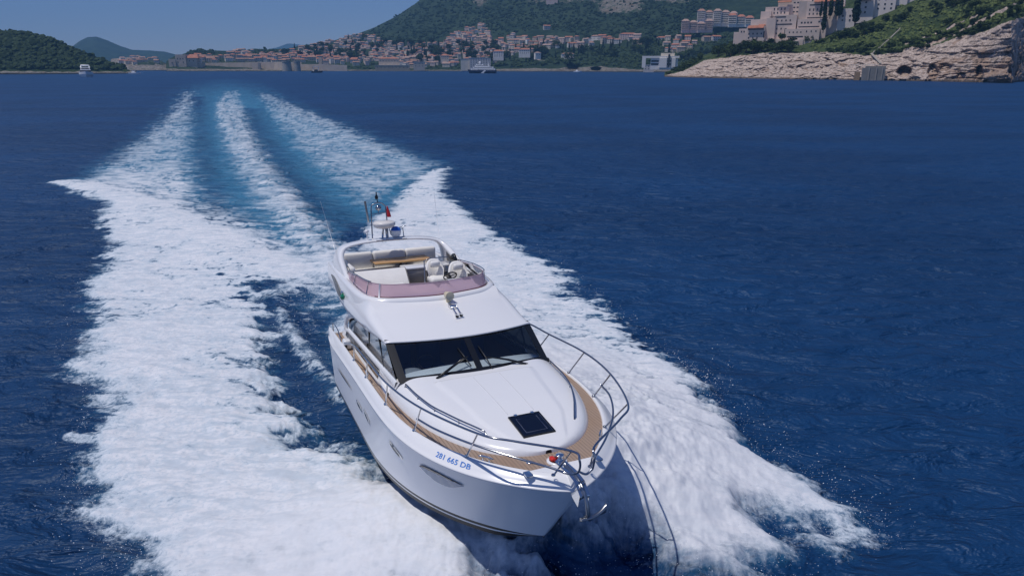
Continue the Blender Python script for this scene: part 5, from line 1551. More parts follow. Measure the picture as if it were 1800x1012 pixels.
def canopy(name, spots, label, leafm):
    """a far wood that reads as one mass: rough leafy crowns joined in one object"""
    V, F_ = [], []
    t_ = (1 + 5 ** 0.5) / 2
    ico = np.array([(-1, t_, 0), (1, t_, 0), (-1, -t_, 0), (1, -t_, 0), (0, -1, t_), (0, 1, t_), (0, -1, -t_), (0, 1, -t_), (t_, 0, -1), (t_, 0, 1), (-t_, 0, -1), (-t_, 0, 1)]) / 1.9
    icf = np.array([(0, 11, 5), (0, 5, 1), (0, 1, 7), (0, 7, 10), (0, 10, 11), (1, 5, 9), (5, 11, 4), (11, 10, 2), (10, 7, 6), (7, 1, 8), (3, 9, 4), (3, 4, 2), (3, 2, 6), (3, 6, 8), (3, 8, 9), (4, 9, 5), (2, 4, 11), (6, 2, 10), (8, 6, 7), (9, 8, 1)])
    for k, (p, r) in enumerate(spots):
        for j in range(2):
            q = np.asarray(p) + RNG.normal(0, 0.45 * r, 3) * np.array([1, 1, 0.35]) + np.array([0, 0, r * 0.25])
            rr = r * RNG.uniform(0.5, 0.95)
            v = ico * rr * (1 + RNG.normal(0, 0.20, (12, 1))) * np.array([1, 1, RNG.uniform(0.7, 1.1)]) + q
            F_.append(icf + len(V) * 12); V.append(v)
    me = mesh_from(name, np.vstack(V), np.vstack(F_), [leafm])
    o = link(name, me); tag(o, label, 'wood', kind='stuff')
    return o
# ------------------------------------------------------------------ woods
def scatter(n, poly, rnd):
    xs = [p[0] for p in poly]; ys = [p[1] for p in poly]; A = np.array(poly, float); out = []
    while len(out) < n:
        x = rnd.uniform(min(xs), max(xs)); y = rnd.uniform(min(ys), max(ys))
        if sdf(np.array([[x, y]]), A)[0] > 0: out.append((x, y))
    return out
R5 = random.Random(5)
spots = []
for x, y in scatter(1500, [(-120, 122.5), (-120, 60), (30, 60), (75, 68), (110, 80), (150, 98), (190, 112), (221, 123.2), (190, 122.8), (60, 122.5)], R5):
    spots.append((ISL.at(x, y), R5.uniform(3.0, 5.2)))
for px in np.linspace(-100, 218, 130):
    d, y = ISL.point_u(px, 1.0); spots.append((at(px, y, d), R5.uniform(2.5, 5)))
canopy('woodland', spots, 'dense dark green wood covering the low island', M_PINE)
spots = []
for x, y in scatter(2600, [(640, 62), (660, 50), (705, 24), (745, -2), (1250, -8), (1250, 60), (1190, 70), (1130, 62), (1040, 70), (960, 50), (905, 58), (880, 70), (850, 44), (800, 52), (770, 70), (735, 76), (700, 74)], R5):
    if main_veg(x, y) < 0.6 and R5.random() < 0.8: continue
    spots.append((MAIN.at(x, y), R5.uniform(2.2, 4.6)))
for x, y in scatter(420, [(430, 102), (440, 92), (468, 86), (486, 92), (478, 101)], R5)[:120] + scatter(70, [(325, 96), (350, 88), (375, 89), (372, 97)], R5):
    spots.append((MAIN.at(x, y), R5.uniform(3, 5)))
canopy('woodland', spots, 'dark green wood on the mountainside above the town', M_PINE)
spots = []
for x, y in scatter(900, [(900, 118), (905, 100), (960, 92), (1040, 84), (1130, 82), (1160, 70), (1300, 60), (1320, 90), (1240, 96), (1190, 118), (1120, 121), (1040, 115), (990, 112)], R5):
    spots.append((MAIN.at(x, y), R5.uniform(2.6, 4.6)))
canopy('woodland', spots, 'green wood between the shore cave and the headland', M_LEAF)
spots = []
for x, y in scatter(1500, [(1310, 84), (1330, 78), (1420, 76), (1470, 62), (1560, 30), (1600, -6), (1800, -8), (1800, 18), (1740, 44), (1690, 58), (1640, 76), (1560, 92), (1500, 92), (1420, 86), (1380, 84)], R5):
    if head_veg(x, y) < 0.5 or fbm(x / 26, y / 13, 3, 5) < -0.22: continue
    p = HEAD.at(x, y); spots.append((p + np.array([0, 0, -0.5]), R5.uniform(0.9, 2.1)))
canopy('scrub', spots, 'low green scrub carpeting the slope of the headland', leaf_mat('scrub_leaves', (0.042, 0.066, 0.020), (0.115, 0.145, 0.046)))

spots = []
for x, y in scatter(330, [(575, 118), (640, 112), (700, 114), (800, 112), (900, 104), (905, 120), (780, 121.5), (640, 122)], R5):
    if fbm(x / 18, y / 7, 2, 8) > -0.05: spots.append((MAIN.at(x, y), R5.uniform(2.2, 4.2)))
for x, y in scatter(260, [(480, 98), (560, 80), (640, 66), (700, 80), (860, 84), (880, 104), (700, 112), (560, 106)], R5):
    if fbm(x / 22, y / 9, 2, 18) > 0.12: spots.append((MAIN.at(x, y) + np.array([0, 0, 2.0]), R5.uniform(3.0, 5.0)))
canopy('woodland', spots, 'dark green gardens and groves among the houses of the town', M_PINE)
HD = 692.0
# single trees and shrubs on the headland
for x, y in scatter(46, [(1225, 108), (1250, 98), (1300, 84), (1300, 92), (1370, 84), (1395, 84), (1390, 93), (1320, 97), (1255, 103)], R5):
    tree('broad' if R5.random() < 0.6 else 'pine', HEAD.at(x, y), R5.uniform(7, 11), 'dark leafy tree on the shelf above the pale rocks, below the big terraced hotel', 'trees on the shelf below the terraced hotel')
for x, y in scatter(30, [(1176, 131), (1184, 122), (1210, 108), (1235, 104), (1222, 114), (1200, 126)], R5):
    bush(HEAD.at(x, y), R5.uniform(4, 7), 'dark green bush on the low toe of the headland beside the shore', 'bushes on the toe of the headland')
for x, y in scatter(34, [(1400, 80), (1420, 74), (1500, 56), (1560, 36), (1600, 20), (1600, 34), (1500, 72), (1440, 84)], R5):
    tree('broad', HEAD.at(x, y), R5.uniform(4, 7), 'bushy green tree on the open slope right of the terraced hotel', 'bushy trees on the slope right of the hotel')
for x, y in scatter(30, [(1620, 40), (1640, 10), (1800, 0), (1800, 26), (1700, 58)], R5):
    tree('pine' if R5.random() < 0.5 else 'broad', HEAD.at(x, y), R5.uniform(4, 7.5), 'dark tree high on the headland above the shaded cliff', 'trees above the shaded cliff')
for x, y in scatter(60, [(1440, 92), (1480, 80), (1560, 80), (1600, 66), (1690, 54), (1640, 80), (1560, 96), (1500, 96)], R5):
    bush(HEAD.at(x, y), R5.uniform(3, 6), 'rounded green shrub at the upper edge of the pale rocks', 'shrubs along the upper edge of the rocks')
for x, y in scatter(26, [(1680, 66), (1700, 52), (1745, 40), (1735, 50), (1700, 66)], R5):
    bush(HEAD.at(x, y), R5.uniform(3, 5), 'dark green shrub on the ledge above the ochre-stained cliff', 'shrubs above the stained cliff')
for x, y, h in ((1449, 24, 17), (1442, 25, 13), (1459, 25, 20), (1470, 25, 21), (1476, 24, 19)):
    tree('cypress', at(x, y + 4, HD - 1.0 if x < 1455 else HD + 1.0), h, 'slim dark cypress between the two wings of the terraced hotel', 'cypresses between the hotel wings')
tree('cypress', at(1447, 54, 684.0), 19, 'broad dark conifer in front of the hotel\'s right end wall', None)
tree('cypress', at(1503, 40, 686.0), 27, 'tallest dark conifer, in front of the white right wing of the hotel', None)
tree('broad', at(1374, 73, 684.0), 7, 'round dark tree against the foot of the hotel\'s middle', None)
# town trees
for zone, n, kinds, poly, lab, grp, h0, h1 in (
    ('a', 64, ('broad', 'pine', 'cypress'), [(480, 98), (560, 80), (640, 68), (700, 80), (640, 108), (560, 104)], 'dark tree among the tiled roofs on the left of the hillside town', 'trees among the roofs on the left slope', 12, 19),
    ('b', 90, ('broad', 'cypress', 'pine'), [(700, 78), (800, 80), (880, 82), (890, 112), (780, 117), (690, 110)], 'dark tree among the tiled roofs in the middle of the hillside town', 'trees among the roofs in mid slope', 12, 19),
    ('c', 70, ('cypress', 'broad', 'cypress'), [(880, 88), (960, 84), (1060, 84), (1160, 76), (1180, 100), (1040, 104), (900, 112)], 'dark slender tree between the villas above the sea cave', 'trees between the villas above the cave', 11, 18),
    ('d', 30, ('broad', 'pine'), [(1180, 112), (1200, 96), (1240, 92), (1260, 98), (1225, 112)], 'green tree on the slope between the white modern villa and the headland', 'trees right of the white modern villa', 7, 11)):
    for x, y in scatter(n, poly, R5):
        k = R5.choice(kinds); tree(k, MAIN.at(x, y), R5.uniform(h0, h1) * (1.15 if k == 'cypress' else 1), lab.replace('dark tree', {'broad': 'round dark tree', 'pine': 'dark pine', 'cypress': 'slim cypress'}[k]).replace('dark slender tree', {'broad': 'round dark tree', 'pine': 'dark pine', 'cypress': 'slim dark cypress'}[k]).replace('green tree', {'broad': 'round green tree', 'pine': 'dark pine'}.get(k, 'tree')), grp)

# ------------------------------------------------------------------ houses
def wall_mat(name, c): return mat(name, c, 0.85, var=0.12, scale=0.25)
WALLS = {n: wall_mat(n.replace(' ', '_') + '_render', c) for n, c in {'cream': (0.70, 0.61, 0.49), 'white': (0.80, 0.74, 0.68), 'pale grey': (0.58, 0.53, 0.49), 'stone': (0.56, 0.46, 0.36), 'pinkish': (0.68, 0.53, 0.47)}.items()}
ROOFS = {n: mat(n.replace(' ', '_') + '_tiles', c, 0.85, var=0.22, scale=0.35) for n, c in {'orange-red': (0.38, 0.150, 0.090), 'terracotta': (0.33, 0.180, 0.130), 'faded pink': (0.36, 0.245, 0.205)}.items()}
M_WIN = mat('dark_window', (0.020, 0.024, 0.030), 0.25)
M_SHUT = mat('green_shutter', (0.035, 0.07, 0.05), 0.6)
def house_meshes(w, d, h, rh, hip, wall, roof, floors):
    mb = MB(); mb.box((-w / 2, -d / 2, -6), (w / 2, d / 2, h))
    if not hip:
        for sx in (-1, 1): mb.add([(sx * w / 2, -d / 2, h), (sx * w / 2, d / 2, h), (sx * w / 2, 0, h + rh)], [(0, 1, 2)], 0)
    wmb = mb
    mb = MB(); e = 0.45; i = w * 0.5 - (d * 0.45 if hip else -e)
    if hip:
        B = [(-w / 2 - e, -d / 2 - e, h), (w / 2 + e, -d / 2 - e, h), (w / 2 + e, d / 2 + e, h), (-w / 2 - e, d / 2 + e, h)]
        T = [(-max(i, .3), 0, h + rh), (max(i, .3), 0, h + rh)]
        mb.add(B + T, [(0, 1, 5, 4), (1, 2, 5), (2, 3, 4, 5), (3, 0, 4), (0, 3, 2, 1)])
    else:
        B = [(-w / 2 - e, -d / 2 - e, h - 0.1), (w / 2 + e, -d / 2 - e, h - 0.1), (w / 2 + e, d / 2 + e, h - 0.1), (-w / 2 - e, d / 2 + e, h - 0.1), (-w / 2 - e, 0, h + rh), (w / 2 + e, 0, h + rh)]
        B2 = [(x, y, z + 0.3) for x, y, z in B]
        mb.add(B + B2, [(6, 7, 11, 10), (8, 9, 10, 11), (0, 4, 5, 1), (2, 5, 4, 3), (0, 1, 7, 6), (2, 3, 9, 8), (0, 6, 10, 4), (4, 10, 9, 3), (1, 5, 11, 7), (5, 2, 8, 11)])
    rm = mb.mesh('roof', [ROOFS[roof]])
    mb = wmb
    for f in range(floors):
        for k in range(int(w // 3)):
            x = -w / 2 + (k + 0.5) * w / int(w // 3); z = 1.0 + f * 3.0
            mb.box((x - 0.55, -d / 2 - 0.06, z), (x + 0.55, -d / 2 - 0.003, z + 1.5), 1)
        for k in range(int(d // 3.4)):
            y = -d / 2 + (k + 0.5) * d / int(d // 3.4); z = 1.0 + f * 3.0
            for sx in (-1, 1): mb.box((sx * w / 2 - 0.03 + 0.033 * sx, y - 0.5, z), (sx * w / 2 + 0.03 + 0.033 * sx, y + 0.5, z + 1.5), 1)
    wm = mb.mesh('wall', [WALLS[wall], M_WIN])
    nm = None
    return wm, rm, nm, (wall, roof, hip, w, h)
HK = []
for i in range(24):
    wl = list(WALLS)[i % 5]; rf = list(ROOFS)[(i * 2 + i // 5) % 3]; fl = R5.choice((2, 2, 3))
    HK.append(house_meshes(R5.uniform(10, 17), R5.uniform(8, 11), fl * 3.0 + 0.6, R5.uniform(1.8, 2.6), i % 3 == 0, wl, rf, fl))
def re_words(t): return t.replace('-', ' ').split()
def house(p, rz, kind, zone, group, s=1.0):
    wm, rm, nm, (wl, rf, hip, w, h) = kind
    o = empty('house', loc=p); o.rotation_euler.z = rz; o.scale = (s, s, s)
    tall = 'three-storey' if h > 8 else 'two-storey'
    if len(f'{wl} {rf} {zone}'.split()) > 11: tall = 'small'
    if len(re_words(f'{wl} {tall} house, hipped {rf} roof, {zone}')) > 15: tall = 'small'
    tag(o, f'{wl} {tall} house, {"hipped" if hip else "gabled"} {rf} roof, {zone}', 'house', f'{wl} {tall} {"hipped" if hip else "gabled"} {rf} houses {zone}')
    link('wall', wm, o); link('roof', rm, o)
    return o
placed = []
def fill(poly, n, dx, dy, zone, s0=0.9, s1=1.15, land=MAIN, turn=0.5, sel=None):
    A = np.array(poly, float); tries = 0; k = 0
    while k < n and tries < 6000:
        tries += 1
        x = R5.uniform(A[:, 0].min(), A[:, 0].max()); y = R5.uniform(A[:, 1].min(), A[:, 1].max())
        if sdf(np.array([[x, y]]), A)[0] < 0: continue
        if any(abs(x - a) < dx and abs(y - b) < dy for a, b in placed): continue
        placed.append((x, y)); p = land.at(x, y); k += 1
        kd = R5.choice([h_ for h_ in HK if sel is None or h_[3][1] in sel])
        house(p, R5.uniform(-turn, turn) + math.atan2(p[0], p[1]) * -1, kd, zone, None, R5.uniform(s0, s1))
fill([(336, 111), (350, 99), (400, 102), (470, 101), (530, 99), (575, 102), (625, 108), (625, 113), (480, 112)], 62, 6.5, 2.4, 'inside the old town walls', 0.85, 1.15, turn=0.25, sel=('orange-red', 'terracotta'))
fill([(400, 98), (425, 92), (430, 98)], 6, 6, 2.5, 'on the ridge left of the dark grove', 0.9, 1.1)
fill([(490, 97), (520, 88), (575, 75), (640, 64), (672, 70), (690, 80), (645, 117), (570, 112)], 70, 6, 3.2, 'on the left of the hillside town', 0.72, 0.98)
fill([(650, 104), (695, 82), (745, 79), (775, 78), (800, 62), (838, 46), (850, 48), (868, 76), (870, 112), (770, 119), (690, 119)], 110, 6, 3.4, 'in the middle of the hillside town', 0.72, 1.0)
fill([(870, 72), (900, 66), (930, 68), (985, 70), (1040, 74), (1040, 84), (950, 90), (900, 100), (872, 100)], 40, 9, 5.0, 'in the village above the sea cave', 0.85, 1.1)
fill([(1045, 70), (1085, 68), (1125, 70), (1125, 77), (1045, 80)], 10, 11, 4.0, 'in the villa row below the wood', 0.95, 1.2)
fill([(1165, 96), (1172, 70), (1200, 66), (1222, 74), (1222, 90), (1190, 94)], 13, 10, 5.0, 'in the cluster left of the headland', 0.8, 1.05)
for (x, y, zone) in ((961, 52, 'standing alone beside the wood'), (1243, 73, 'standing alone above the headland trees'), (1258, 72, 'behind the headland trees')):
    placed.append((x, y)); house(MAIN.at(x, y), 0.2, HK[(int(x) * 7) % 24], zone, None, 1.1)

# the rest of the hillside town, too many and too small to tell apart: one object
def town_mass():
    V, F_, MI = [], [], []
    mats_ = [WALLS[w] for w in ('cream', 'white', 'pinkish', 'pale grey')] + [ROOFS[r] for r in ROOFS]
    for poly, n in (([(490, 97), (520, 88), (575, 75), (640, 62), (672, 70), (690, 80), (645, 117), (570, 112)], 150), ([(650, 108), (695, 80), (745, 79), (775, 76), (800, 60), (838, 44), (852, 46), (868, 74), (870, 112), (770, 119), (690, 119)], 260), ([(870, 70), (900, 64), (930, 66), (985, 69), (1040, 73), (1040, 82), (950, 88), (900, 98), (872, 100)], 50), ([(395, 98), (430, 90), (470, 96), (560, 100), (480, 101)], 25)):
        for x, y in scatter(n, poly, R5):
            if any(abs(x - a) < 4.2 and abs(y - b) < 1.8 for a, b in placed): continue
            placed.append((x, y)); p = MAIN.at(x, y); w, d, h, rh = R5.uniform(7, 11), R5.uniform(6, 8), R5.choice((5.4, 6.2, 8.2)), R5.uniform(1.6, 2.3)
            a = R5.uniform(-0.7, 0.7); c, s_ = math.cos(a), math.sin(a)
            def T(q): return (p[0] + q[0] * c - q[1] * s_, p[1] + q[0] * s_ + q[1] * c, p[2] + q[2])
            b = len(V); wm_ = R5.choice((0, 0, 1, 2, 2, 3)); rm_ = 4 + R5.choice((0, 1, 1, 2, 2))
            V += [T(q) for q in ((-w / 2, -d / 2, -5), (w / 2, -d / 2, -5), (w / 2, d / 2, -5), (-w / 2, d / 2, -5), (-w / 2, -d / 2, h), (w / 2, -d / 2, h), (w / 2, d / 2, h), (-w / 2, d / 2, h))]
            F_ += [tuple(b + i for i in f) for f in ((0, 1, 5, 4), (1, 2, 6, 5), (2, 3, 7, 6), (3, 0, 4, 7))]; MI += [wm_] * 4
            b = len(V); e = 0.4; k = w * 0.5 - d * 0.42
            V += [T(q) for q in ((-w / 2 - e, -d / 2 - e, h), (w / 2 + e, -d / 2 - e, h), (w / 2 + e, d / 2 + e, h), (-w / 2 - e, d / 2 + e, h), (-k, 0, h + rh), (k, 0, h + rh))]
            F_ += [tuple(b + i for i in f) for f in ((0, 1, 5, 4), (1, 2, 5), (2, 3, 4, 5), (3, 0, 4))]; MI += [rm_] * 4
    me = mesh_from('hillside_houses', V, F_, mats_, MI)
    tag(link('hillside_houses', me), 'mass of small tiled houses packed over the hillside town', 'houses', kind='stuff')
fill([(205, 108), (240, 101), (285, 104), (280, 112), (215, 114)], 16, 6, 2.6, 'on the coast beyond the island', 0.7, 0.95, land=BACK)
town_mass()

# ------------------------------------------------------------------ larger buildings
def block(mb, x0, x1, y0, y1, z0, z1, mi=0): mb.box((x0, y0, z0), (x1, y1, z1), mi)
def windows_on(parent, x0, x1, y, z0, z1, cols, rows, ww, wh, m=M_WIN, one_each=True):
    for r in range(rows):
        for c in range(cols):
            x = x0 + (c + 0.5) * (x1 - x0) / cols; z = z0 + (r + 0.5) * (z1 - z0) / rows
            mb = MB(); mb.box((x - ww / 2, y - 0.10, z - wh / 2), (x + ww / 2, y + 0.05, z + wh / 2)); mb.build('window', [m], parent)
def frame_at(px, py, d, facing=0.0):
    """matrix of a building standing at a picture point, x to the right, y away"""
    p = at(px, py, d); a = -math.atan2(p[0], p[1]) + facing
    return Matrix.Translation(Vector(p)) @ Matrix.Rotation(a, 4, 'Z')
def mpp(d): return d / F_PX * 1.0
M_STONE = mat('old_stone', (0.54, 0.44, 0.35), 0.9, var=0.16, scale=0.12, bump=0.2, bscale=0.8)
M_STONEG = mat('grey_old_stone', (0.30, 0.28, 0.255), 0.9, var=0.18, scale=0.12)
# the sea wall of the old town and its towers
def city_wall(pxs, tops, d, name, label, thick=6.0, slant=0.0):
    mb = MB(); F, B = [], []
    for px, ty, d in zip(pxs, tops, np.linspace(d + slant, d, len(pxs))):
        lo = at(px, 124.9, d); lo[2] = -1.0; hi = at(px, ty, d)
        F.append((lo, hi)); r = math.hypot(lo[0], lo[1]); k = 1 + thick / r
        B.append((np.array([lo[0] * k, lo[1] * k, -1.0]), np.array([hi[0] * k, hi[1] * k, hi[2]])))
    n = len(F)
    v = [p for f, b in zip(F, B) for p in (f[0], f[1], b[1], b[0])]
    fs = []
    for i in range(n - 1):
        a = 4 * i; b = a + 4
        fs += [(a, b, b + 1, a + 1), (a + 1, b + 1, b + 2, a + 2), (a + 2, b + 2, b + 3, a + 3)]
    fs += [(0, 1, 2, 3), (4 * n - 1, 4 * n - 2, 4 * n - 3, 4 * n - 4)]
    mb.add(v, fs)
    o = mb.build(name, [M_STONE]); tag(o, label, 'city wall'); return o
cw = city_wall([342, 365, 395, 425, 455, 482, 500, 530], [111, 111, 110.5, 110, 109.5, 109, 109, 109.5], 1512, 'city_wall', 'long pale stone sea wall below the red roofs of the old town', 6.0, 110.0)
city_wall([530, 545, 562, 585, 610], [113, 113.5, 113, 114, 115], 1500, 'harbour_wall', 'lower pale harbour wall right of the two round towers', 5, 40.0)
def tower(px, ty, wpx, d, label, sq=False, m=M_STONEG):
    c = at(px, 124.9, d); r = wpx / 2 * d / F_PX; top = at(px, ty, d)[2]
    mb = MB()
    if sq: mb.box((c[0] - r, c[1] - r, -1), (c[0] + r, c[1] + r, top), 0, 0.4)
    else: mb.lathe([(r * 1.12, -1.0), (r, top * 0.7), (r, top - 1.4), (r * 1.06, top - 1.2), (r * 1.06, top), (r * 0.9, top), (r * 0.9, top - 0.8), (0, top - 0.8)], (c[0], c[1], 0), 18, 0, 'z', False)
    for k in range(0):
        pass
    t_ = mb.build('tower', [m]); tag(t_, label, 'tower'); return t_
tower(345, 109, 4, 1612, 'narrow buttress tower at the left end of the sea wall', True)
tower(451, 111, 10, 1552, 'square bastion midway along the sea wall', True, M_STONE)
tower(457, 110.5, 4, 1544, 'thin tower beside the square bastion of the sea wall', True)
tower(505, 108.5, 14, 1500, 'broad round tower, left of the pair at the harbour')
tower(523, 108.2, 10, 1498, 'slimmer round tower, right of the pair at the harbour')
tower(565, 101, 6, 1540, 'stone church tower rising above the harbour roofs', True, M_STONE)
# the fort on its rock
FM = frame_at(318, 112, 1590, -0.35)
fo = empty('sea_fort', FM); tag(fo, 'massive stone fort on its own sea rock, left of the old town', 'fort')
k = 1600 / F_PX
mb = MB(); block(mb, -16 * k, -6 * k, -6, 14, -14, 6.5 * k); block(mb, -6 * k, 9 * k, -4, 16, -14, 13 * k); block(mb, 9 * k, 24 * k, 0, 18, -14, 8 * k); block(mb, 14 * k, 30 * k, 4, 24, -14, 2 * k); mb.build('fort_wall', [M_STONE], fo)
mb = MB(); mb.add([(8 * k, -2, 8.02 * k), (27 * k, -2, 8.02 * k), (27 * k, 22, 8.02 * k), (8 * k, 22, 8.02 * k), (12 * k, 10, 13.5 * k), (23 * k, 10, 13.5 * k)], [(0, 1, 5, 4), (1, 2, 5), (2, 3, 4, 5), (3, 0, 4)]); mb.build('roof', [ROOFS['orange-red']], fo)
for x, z in ((-3, 6), (1, 6), (5, 6), (-11, 0), (13, 3), (19, 3), (-3, 1), (5, 1)):
    mb = MB(); mb.box((x * k - 0.8, -7.0 if x < -6 else (-4.2 if x < 9 else -0.2), z * k), (x * k + 0.8, -3.9 if x < 9 and x > -6 else (-5.9 if x < -6 else 0.1), z * k + 2.2)); mb.build('embrasure', [M_WIN], fo)
# long low buildings at the water's edge
def simple_building(name, px, py, d, w, dep, h, wall, roof, label, cat, facing=0.0, rh=2.2, cols=6, rows=2, hip=True, sub=None):
    o = empty(name, frame_at(px, py, d, facing)); tag(o, label, cat)
    mb = MB(); block(mb, -w / 2, w / 2, 0, dep, -6, h); mb.build('wall', [WALLS[wall] if isinstance(wall, str) else wall], o)
    mb = MB()
    if roof is None: mb.box((-w / 2 - 0.3, -0.3, h), (w / 2 + 0.3, dep + 0.3, h + 0.5)); mb.build('flat_roof', [WALLS['pale grey']], o)
    else:
        i = dep * 0.45 if hip else -0.4
        B_ = [(-w / 2 - .5, -.5, h), (w / 2 + .5, -.5, h), (w / 2 + .5, dep + .5, h), (-w / 2 - .5, dep + .5, h), (-w / 2 + i, dep / 2, h + rh), (w / 2 - i, dep / 2, h + rh)]
        mb.add(B_, [(0, 1, 5, 4), (1, 2, 5), (2, 3, 4, 5), (3, 0, 4), (0, 3, 2, 1)]); mb.build('roof', [ROOFS[roof]], o)
    if cols: windows_on(o, -w / 2 + 0.8, w / 2 - 0.8, 0, 0.6, h - 0.5, cols, rows, 1.2, 1.5)
    return o
simple_building('lazaret', 684, 111.5, 1470, 40, 14, 8.5, 'stone', 'orange-red', 'long stone lazaret with an orange roof close above the shore', 'building', 0, 2.6, 7, 1)
simple_building('quay_building', 690, 122, 1458, 66, 16, 7.0, mat('ochre_stone', (0.50, 0.38, 0.25), 0.9, var=0.12, scale=0.2), None, 'long ochre waterside hall below the orange-roofed lazaret', 'building', 0, 0, 9, 1)
simple_building('quay_building', 737, 119, 1455, 22, 12, 10, 'stone', None, 'square stone house right of the ochre waterside hall', 'building', 0, 0, 3, 2)
simple_building('hotel', 844, 119, 1408, 40, 14, 17, 'pale grey', None, 'pale flat-roofed hotel with dark balcony bands behind the ferry ship', 'hotel', 0, 0, 8, 5)
simple_building('villa', 822, 119, 1412, 26, 14, 15, 'cream', None, 'cream blank-walled building left of the ferry ship', 'villa', 0, 0, 0, 0)
simple_building('villa', 922, 96, 1445, 22, 12, 9, 'white', 'orange-red', 'white villa with an orange roof above the wooded shore', 'villa', 0, 2.6, 5, 2)
simple_building('villa', 876, 101, 1435, 20, 12, 11, 'white', 'orange-red', 'white villa with an orange roof just right of the ferry hotel', 'villa', 0, 2.8, 4, 3)
simple_building('villa', 782, 106, 1520, 17, 13, 9, 'cream', 'orange-red', 'tall cream villa with a bright orange hipped roof at the shore road', 'villa', 0, 3.2, 4, 2)
simple_building('villa', 1033, 79, 1560, 14, 10, 12, 'white', None, 'plain white cube of a building at the right end of the village', 'villa', 0, 0, 0, 0)
simple_building('villa', 946, 99, 1420, 11, 9, 6, 'white', 'faded pink', 'small white house above the shore steps', 'villa', 0.3, 2, 2, 1)
simple_building('villa', 998, 99, 1440, 24, 10, 4, 'white', 'terracotta', 'low house with a long terracotta roof above the sea cave', 'villa', 0.1, 2.2, 4, 1)
simple_building('villa', 1165, 74, 1500, 26, 12, 8, 'white', 'orange-red', 'long white villa with an orange roof among the dark cypresses', 'villa', 0, 2.4, 6, 2)
simple_building('villa', 1104, 71, 1540, 34, 14, 12, 'pinkish', 'orange-red', 'pinkish mansion with a raised middle in the row of villas', 'villa', 0, 2.4, 7, 3)
simple_building('villa', 970, 6, 1960, 30, 14, 13, 'pinkish', 'faded pink', 'pale pink building high on the mountainside, cut by the picture top', 'villa', 0, 0.6, 0, 0)
# steps down to the cave shore
mb = MB(); pth = [(944, 95), (950, 101), (944, 106), (957, 108)]
P = []
for x, y in pth:
    a = MAIN.at(x, y); P.append([a + np.array([-2.2, 0, 1.2]), a + np.array([2.2, 0, 1.2])])
mb.grid(P, 0, False); mb.grid([[q + np.array([0, -0.5, -2]) for q in r] for r in P], 0, False); tag(mb.build('shore_steps', [WALLS['pinkish']]), 'zigzag of pale stone steps down the wooded shore', 'steps')
# white modern villa near the shore
mv = empty('modern_villa', frame_at(1165, 116, 1150)); tag(mv, 'white flat-roofed modern villa by the shore, with ribbon windows', 'villa'); k = 1150 / F_PX
mb = MB(); block(mb, -34 * k, 26 * k, 0, 10, 12 * k, 15.5 * k); block(mb, -6 * k, 6 * k, -1.5, 8, -3 * k, 12 * k); block(mb, 14 * k, 20 * k, -0.5, 8, -3 * k, 12 * k); block(mb, -34 * k, -28 * k, 0, 8, -3 * k, 12 * k); block(mb, -20 * k, 24 * k, 2, 10, -6 * k, 12 * k); mb.build('wall', [mat('fresh_white', (0.80, 0.75, 0.70), 0.7)], mv)
for z in (1, 6):
    for x0, x1 in ((-19, -7), (7, 13)):
        mb = MB(); mb.box((x0 * k, 1.8, z * k), (x1 * k, 2.1, (z + 3) * k)); mb.build('ribbon_window', [M_WIN], mv)
mb = MB(); mb.box((8 * k, -1.2, -2 * k), (11 * k, 0, 18 * k)); mb.build('chimney_slab', [M_DARK], mv)
mb = MB(); block(mb, -4 * k, 18 * k, 4, 12, 15.5 * k, 20 * k); mb.build('upper_storey', [WALLS['cream']], mv)
simple_building('boathouse', 1140, 124, 1200, 16, 8, 8, 'pale grey', None, 'grey concrete boathouse at the water below the modern villa', 'boathouse', 0, 0, 3, 2)
# apartment blocks on the upper right
def apartment(px, py, d, w, h, label, fac=0.0, roof='orange-red', rows=4, cols=6):
    o = empty('apartment_block', frame_at(px, py, d, fac)); tag(o, label, 'apartments')
    n = max(2, round(w / 14.5)); sw = w / n; wl = WALLS['pinkish'] if roof == 'faded pink' and h < 20 else WALLS['white']
    for i in range(n):
        x0 = -w / 2 + i * sw; y0 = (i % 2) * 2.6 + 0.8 * i; hh = h - (i % 3) * 2.4; rr = max(2, rows - (i % 3 == 2))
        mb = MB(); mb.box((x0, y0, -6), (x0 + sw - 0.01, y0 + 13, hh)); mb.build('wall', [wl], o)
        mb = MB(); e = 0.9; B_ = [(x0 - e, y0 - e, hh), (x0 + sw + e - 0.3, y0 - e, hh), (x0 + sw + e - 0.3, y0 + 13.3, hh), (x0 - e, y0 + 13.3, hh), (x0 + sw * .3, y0 + 6, hh + 4.2), (x0 + sw * .7, y0 + 6, hh + 4.2)]
        mb.add(B_, [(0, 1, 5, 4), (1, 2, 5), (2, 3, 4, 5), (3, 0, 4), (0, 3, 2, 1)]); mb.build('roof', [ROOFS[roof]], o)
        for r in range(rr):
            z = 0.4 + r * (hh - 0.8) / rr
            mb = MB(); mb.box((x0 + 0.8, y0 - 0.05, z + 0.9), (x0 + sw - 0.9, y0 + 0.15, z + 2.6)); mb.build('window', [M_WIN], o)
            mb = MB(); mb.box((x0 + 0.6, y0 - 1.5, z - 0.15), (x0 + sw - 0.7, y0 - 0.06, z + 0.85)); mb.build('balcony', [wl], o)
    return o
apartment(1225, 52, 1470, 58, 15, 'pinkish apartment block with faded red roofs, lowest and leftmost of the terraced group', 0.0, 'faded pink', 4, 9)
apartment(1246, 34, 1500, 44, 15, 'white apartment block with peaked red roofs, topmost left of the terraced group', 0.0, 'terracotta', 4, 6)
apartment(1274, 41, 1490, 44, 22, 'tallest white apartment block in the middle of the terraced group', 0.0, 'faded pink', 6, 5)
apartment(1302, 42, 1480, 46, 15, 'white apartment block with bright orange roofs, right end of the terraced group', 0.0, 'orange-red', 4, 7)
